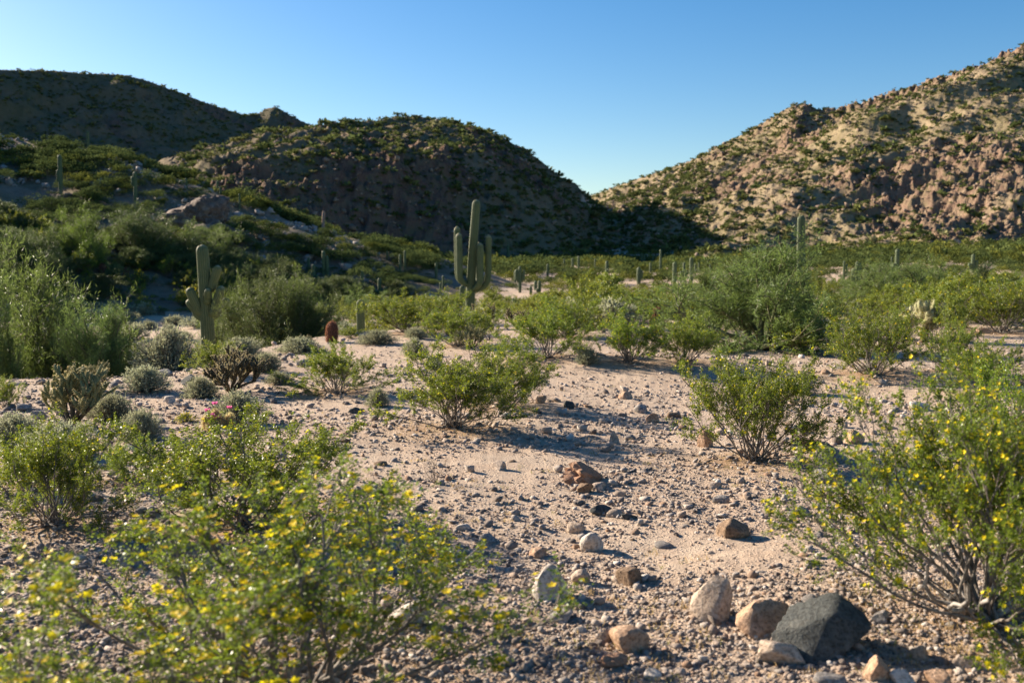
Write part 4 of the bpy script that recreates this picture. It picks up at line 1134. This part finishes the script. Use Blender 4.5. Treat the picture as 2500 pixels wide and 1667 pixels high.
kind = np.where(kind > 0.10, 1, np.where(kind > -0.30, 0, 2))          # 0 creosote, 1 palo verde, 2 grey
kind = np.where((kind == 0) & (idx == 1) & (q.random(len(x)) < 0.55), 1, kind)
LIM = {0: 271, 1: 275, 2: 130}; cnt = {0: 0, 1: 0, 2: 0}
rest = {0: [], 1: [], 2: []}
SG = np.array(SAG)
def hides(i, h, w):
    dz = z[i] + h - EYE
    py = CY - FPX * (y[i] * SP + dz * CP) / (y[i] * CP - dz * SP)
    return bool(np.any((np.abs(SG[:, 0] - px[i]) < 0.5 * w / y[i] * FPX + 0.5 * SG[:, 3]) & (SG[:, 1] > y[i] - 0.5) & (py < SG[:, 2])))
for i in order:
    k = int(kind[i])
    w = {0: q.uniform(1.3, 2.5), 1: q.uniform(2.2, 4.6), 2: q.uniform(0.7, 1.5)}[k]
    h = w * {0: q.uniform(0.55, 0.8), 1: q.uniform(0.5, 0.7), 2: q.uniform(0.45, 0.6)}[k]
    if k == 1 and (px[i] > 850 or idx[i] == 1): w = q.uniform(1.5, 3.1); h = w * q.uniform(0.45, 0.62)
    if y[i] < 24 and px[i] > 850: w = min(w, 1.3)
    if idx[i] == 0 and px[i] > 820 and y[i] < 110: h = min(h, max(0.75, (EYE - z[i]) * q.uniform(0.62, 0.92)))
    if y[i] > 130: f = q.uniform(0.6, 1.5); w *= f; h *= f * q.uniform(0.9, 1.3)
    if y[i] < 34: h = min(h, 1.3 if px[i] > 700 else 1.8)
    if hides(i, h, w):
        for _ in range(3):
            w *= 0.68; h *= 0.62
            if not hides(i, h, w): break
        else: continue
    if cnt[k] < LIM[k] and -130 < px[i] < 2490:
        where = 'on the near slope' if idx[i] == 1 else ('on the flat nearer than the hills' )
        rz = q.uniform(0, 6.28); loc = (x[i], y[i], z[i]); v = int(q.integers(0, 12))
        if k == 0: put('creosote_bush', fv[v % 4], ('stems', 'foliage', 'flowers'), loc, w, h, rz, f'olive creosote bush in the scrub {where}', 'bush', f'creosote bushes {where}', fvd[v % 4])
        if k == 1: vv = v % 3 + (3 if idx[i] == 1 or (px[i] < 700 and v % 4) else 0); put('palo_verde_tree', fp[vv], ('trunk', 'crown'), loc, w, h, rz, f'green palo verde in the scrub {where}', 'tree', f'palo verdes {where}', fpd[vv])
        if k == 2: put('bursage_shrub', fg[v % 2], ('stems', 'foliage'), loc, w, h, rz, f'grey shrub in the scrub {where}', 'shrub', f'grey shrubs {where}', fgd[v % 2])
        cnt[k] += 1
    else:
        rest[k].append((x[i], y[i], z[i], w, h))

def scrub_mat(name, cols):
    m, nt, out = nodes(name)
    t = nt.nodes.new('ShaderNodeAttribute'); t.attribute_name = 'tint'
    gm = nt.nodes.new('ShaderNodeNewGeometry')
    c = ramp(nt, t.outputs['Fac'], cols)
    hs = nt.nodes.new('ShaderNodeHueSaturation')
    mr = nt.nodes.new('ShaderNodeMapRange'); mr.inputs[3].default_value = 0.65; mr.inputs[4].default_value = 1.35
    nt.links.new(gm.outputs['Random Per Island'], mr.inputs[0]); nt.links.new(mr.outputs[0], hs.inputs['Value']); nt.links.new(c, hs.inputs['Color'])
    d = nt.nodes.new('ShaderNodeBsdfDiffuse'); nt.links.new(hs.outputs[0], d.inputs[0])
    tr = nt.nodes.new('ShaderNodeBsdfTranslucent'); nt.links.new(hs.outputs[0], tr.inputs[0])
    mx = nt.nodes.new('ShaderNodeMixShader'); mx.inputs[0].default_value = 0.25
    nt.links.new(d.outputs[0], mx.inputs[1]); nt.links.new(tr.outputs[0], mx.inputs[2]); nt.links.new(mx.outputs[0], out.inputs[0])
    return m

def scrub(name, items, mat, label, cards_for, L=0.15, W=0.07):
    Vs, Ts, n = [], [], 0
    q = np.random.default_rng(77)
    for (x, y, z, w, h, *t) in items:
        c = cards_for(y)
        V, Q = far_shrub(q, c, L * (120 / c) ** 0.55, W * (120 / c) ** 0.55)
        a = q.uniform(0, 6.28)
        V = V @ np.array([[math.cos(a), math.sin(a), 0], [-math.sin(a), math.cos(a), 0], [0, 0, 1]])
        Vs.append(V * np.array([w, w, h / 0.78]) + np.array([x, y, z - 0.03]))
        Ts.append(np.full(len(V), t[0] if t else q.random())); n += len(V)
    V = np.concatenate(Vs)
    return tag(link(name, mesh(name, V, np.arange(n).reshape(-1, 4), None, mat, False, {'tint': np.concatenate(Ts)})), label, None, None, 'stuff')

lod = lambda y: 800 if y < 95 else 240 if y < 150 else 100 if y < 250 else 50
SM1 = scrub_mat('creosote_scrub_leaf', [(0, (0.055, 0.075, 0.022)), (0.5, (0.10, 0.12, 0.03)), (1, (0.19, 0.195, 0.04))])
SM2 = scrub_mat('palo_verde_scrub_leaf', [(0, (0.06, 0.085, 0.03)), (1, (0.12, 0.15, 0.05))])
SM3 = scrub_mat('hill_scrub_leaf', [(0, (0.075, 0.10, 0.035)), (0.5, (0.115, 0.14, 0.048)), (0.85, (0.145, 0.155, 0.05)), (1, (0.21, 0.20, 0.10))])
scrub('creosote_scrub', rest[0], SM1, 'olive creosote scrub covering the far flat', lod)
scrub('palo_verde_scrub', rest[1], SM2, 'green palo verde scrub covering the far flat', lod)
if rest[2]: scrub('bursage_scrub', rest[2], SM3, 'grey low scrub on the far flat', lod)

# scrub and boulders of the hills
def hill_field(n, y0, y1, px0, px1, seed):
    px, x, y, z, idx, rock, q = field(n, y0, y1, px0, px1, seed)
    return x, y, z, idx, rock, q
hx = []; hb = []
for n, y0, y1, p0, p1, sd in ((44000, 210, 830, 1330, 2700, 51), (26000, 250, 680, 420, 1620, 52), (18000, 480, 930, -420, 760, 53)):
    x, y, z, idx, rock, q = hill_field(n, y0, y1, p0, p1, sd)
    keep = (idx >= 2) & (q.random(n) < 0.95 - np.where(idx == 4, 0.45, 0.2) * rock)
    for i in np.nonzero(keep)[0]:
        w = float(np.clip(q.lognormal(-0.06, 0.58), 0.4, 4.0))
        hx.append((x[i], y[i], z[i], w, w * q.uniform(0.42, 0.65), q.random()))
    kb = (idx >= 3) & (q.random(n) < np.where(idx == 4, 0.5, 0.3) + 0.3 * rock)
    for i in np.nonzero(kb)[0]:
        dx, dy = q.normal(0, 3, 2)
        hb.append((x[i] + dx, y[i] + dy, float(np.clip(q.lognormal(-0.3, 0.6), 0.3, 2.8))))
scrub('hill_scrub', hx, SM3, 'dark green scrub dotted over the hills', lambda y: 22, 0.27, 0.16)
hb = np.array(hb); hz = land(hb[:, 0], hb[:, 1])
def stone_heap(name, xs, ys, zs, ss, mat, label, seed, sub=1, squash=(0.45, 0.9)):
    q = np.random.default_rng(seed)
    lib = [stone_shape(1000 + k, sub, 7, 0.0, 40.0, 0.36) for k in range(14)]
    F0 = lib[0][1]; nv = len(lib[0][0])
    pick = q.integers(0, 14, len(xs))
    B = np.stack([l[0] for l in lib])[pick]
    a = q.uniform(0, 6.28, len(xs)); ca, sa = np.cos(a)[:, None], np.sin(a)[:, None]
    B = B * np.stack([ss, ss * q.uniform(0.6, 1.1, len(ss)), ss * q.uniform(*squash, len(ss))], 1)[:, None]
    V = np.stack([B[..., 0] * ca - B[..., 1] * sa, B[..., 0] * sa + B[..., 1] * ca, B[..., 2]], -1)
    tilt = q.normal(0, 0.25, (len(xs), 1)); V[..., 2] += tilt * V[..., 0]
    V += np.stack([xs, ys, zs - 0.12 * ss], 1)[:, None]
    F = (F0[None] + (np.arange(len(xs)) * nv)[:, None, None]).reshape(-1, 3)
    return tag(link(name, mesh(name, V, None, F, mat)), label, None, None, 'stuff')
M['hill_stone'] = stone_mat('hill_boulder', (0.11, 0.075, 0.055), (0.25, 0.18, 0.13), (0.40, 0.305, 0.22), 0.35)
stone_heap('hill_boulders', hb[:, 0], hb[:, 1], hz, hb[:, 2], M['hill_stone'], 'broken tan boulders strewn over the hills', 61)

# gravel of the clearing and stones of the bank
q = np.random.default_rng(8)
n = 205000
py = 690 + 915 * q.random(n) ** 0.9; px = q.uniform(-420, 2780, n)
y = 3659.0 / (py - 600) * q.uniform(0.97, 1.03, n); x = (px - CX) / FPX * y
dens = 0.80 + 1.1 * fbm(x / 1.1, y / 1.1, 3, 15) + 0.25 * (y < 5) + 0.3 * (px < 750)
dens = dens - 0.12 * np.exp(-((px - 1500) / 420.0) ** 2) * (y > 5.5)
kp = (q.random(n) < dens) & (y < np.interp(px, *EDGE) + 4)
x, y = x[kp], y[kp]
s = np.clip(q.lognormal(math.log(0.0088), 0.70, len(x)), 0.0035, 0.07) * np.clip(y / 5.5, 0.85, 2.0)
stone_heap('gravel', x, y, land(x, y), s, M['gravel'], 'mixed gravel scattered over the clearing', 63, 1, (0.22, 0.75))
# blue grey stones on the near slope
n = 6000
px, x, y, z, idx, rock, q = field(n, 24, 125, -400, 900, 33)
k = (idx == 1) & (fbm(x / 6, y / 6, 3, 17) > -0.1)
stone_heap('slope_stones', x[k], y[k], z[k], np.clip(q.lognormal(-1.3, 0.6, k.sum()), 0.1, 1.2), M['stone_grey'], 'grey stones strewn over the near slope', 64)

# dry grass and sprouts
q = np.random.default_rng(9)
def blades(name, n, mat, label, hgt, per):
    py = 800 + 800 * q.random(n); px = q.uniform(-40, 2400, n)
    y = 3659.0 / (py - 600); x = (px - CX) / FPX * y
    k = fbm(x / 0.9, y / 0.9, 2, 19) > 0.02
    x, y = x[k], y[k]
    i = np.repeat(np.arange(len(x)), per)
    P = np.stack([x[i] + q.normal(0, 0.018, len(i)), y[i] + q.normal(0, 0.018, len(i)), np.repeat(land(x, y), per)], 1)
    V, Q = cards(P, np.stack([q.normal(0, 0.5, len(i)), q.normal(0, 0.5, len(i)), np.ones(len(i))], 1), hgt * q.uniform(0.5, 1.3, len(i)), 0.0035, q)
    tag(link(name, mesh(name, V, Q, None, M[mat])), label, None, None, 'stuff')
blades('dry_grass', 900, 'dry', 'dry straw coloured sprouts on the gravel', 0.035, 9)
blades('green_sprouts', 600, 'green_grass', 'small green sprouts on the gravel', 0.028, 8)
# fallen twigs and leaf litter under the creosotes
P, U = [], []
for lx, ly, lr in LITTER:
    if ly > 14: continue
    m = int(650 * min(lr / 0.6, 1.8))
    a = q.uniform(0, 6.28, m); rr = lr * np.sqrt(q.random(m)) * 1.15
    P.append(np.stack([lx + rr * np.cos(a), ly + rr * np.sin(a)], 1))
P = np.concatenate(P); P = np.concatenate([P, (land(P[:, 0], P[:, 1]) + 0.002)[:, None]], 1)
V, Q = cards(P, np.concatenate([q.normal(0, 1, (len(P), 2)), q.normal(0, 0.18, (len(P), 1))], 1), 0.02 * q.uniform(0.4, 2.2, len(P)), 0.004, q)
tag(link('litter', mesh('litter', V, Q, None, M['dry'])), 'dry leaf litter and twigs under the creosote bushes', None, None, 'stuff')

# ---------------------------------------------------------------- the land itself: one fan of rows, cut where the hills begin
cols = np.unique(np.concatenate([np.linspace(-2600, -260, 60), np.arange(-260, 2620, 3.0), np.linspace(2620, 5000, 60)]))
near_y = 3659.0 / (np.arange(3800, 668, -2.6))
rows = np.concatenate([[0.15, 0.5, 0.8], near_y[near_y > 1.1], np.geomspace(near_y[-1] * 1.008, 210, 150), np.geomspace(211, 950, 520), np.geomspace(958, 1500, 40)])
GX = (cols[None] - CX) / FPX * rows[:, None]; GY = np.repeat(rows[:, None], len(cols), 1)
GZ, GI, GR = land(GX, GY, True)
lit = np.zeros(GX.shape)
for lx, ly, lr in LITTER:
    r0, r1 = np.searchsorted(rows, ly - 2.5 * lr), np.searchsorted(rows, ly + 2.5 * lr)
    d = ((GX[r0:r1] - lx) ** 2 + (GY[r0:r1] - ly) ** 2) / (lr * lr)
    lit[r0:r1] = np.maximum(lit[r0:r1], np.exp(-d * 1.1) * 0.85)
tp = [hit(a, b) for a, b in ((1348, 470), (1370, 474), (1400, 481), (1425, 487), (1445, 494))]
tp = [t for t in tp if t[1] > 300]
trail = np.zeros(GX.shape)
for a, b in zip(tp[:-1], tp[1:]):
    ux, uy = b[0] - a[0], b[1] - a[1]
    t = np.clip(((GX - a[0]) * ux + (GY - a[1]) * uy) / (ux * ux + uy * uy + 1e-9), 0, 1)
    trail = np.maximum(trail, 1 - sm((np.hypot(GX - a[0] - t * ux, GY - a[1] - t * uy) - 2.2) / 1.6))
nc = len(cols)
r, c = np.meshgrid(np.arange(len(rows) - 1), np.arange(nc - 1), indexing='ij')
q0 = (r * nc + c).reshape(-1)
QA = np.stack([q0, q0 + 1, q0 + nc + 1, q0 + nc], 1)
own = GI.reshape(-1)[q0]
P = np.stack([GX, GY, GZ], -1).reshape(-1, 3)
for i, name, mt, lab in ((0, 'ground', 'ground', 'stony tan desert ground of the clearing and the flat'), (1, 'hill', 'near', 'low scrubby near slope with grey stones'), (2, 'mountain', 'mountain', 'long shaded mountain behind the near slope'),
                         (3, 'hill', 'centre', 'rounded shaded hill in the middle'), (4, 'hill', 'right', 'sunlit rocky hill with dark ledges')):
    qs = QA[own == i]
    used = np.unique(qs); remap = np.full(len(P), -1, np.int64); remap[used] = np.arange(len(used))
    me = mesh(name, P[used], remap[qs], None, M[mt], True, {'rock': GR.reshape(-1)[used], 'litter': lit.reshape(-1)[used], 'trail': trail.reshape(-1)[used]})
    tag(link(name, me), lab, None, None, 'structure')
print('plants', cnt, {k: len(v) for k, v in rest.items()}, 'hill', len(hx), len(hb), 'gravel', kp.sum(), 'land', GX.shape)
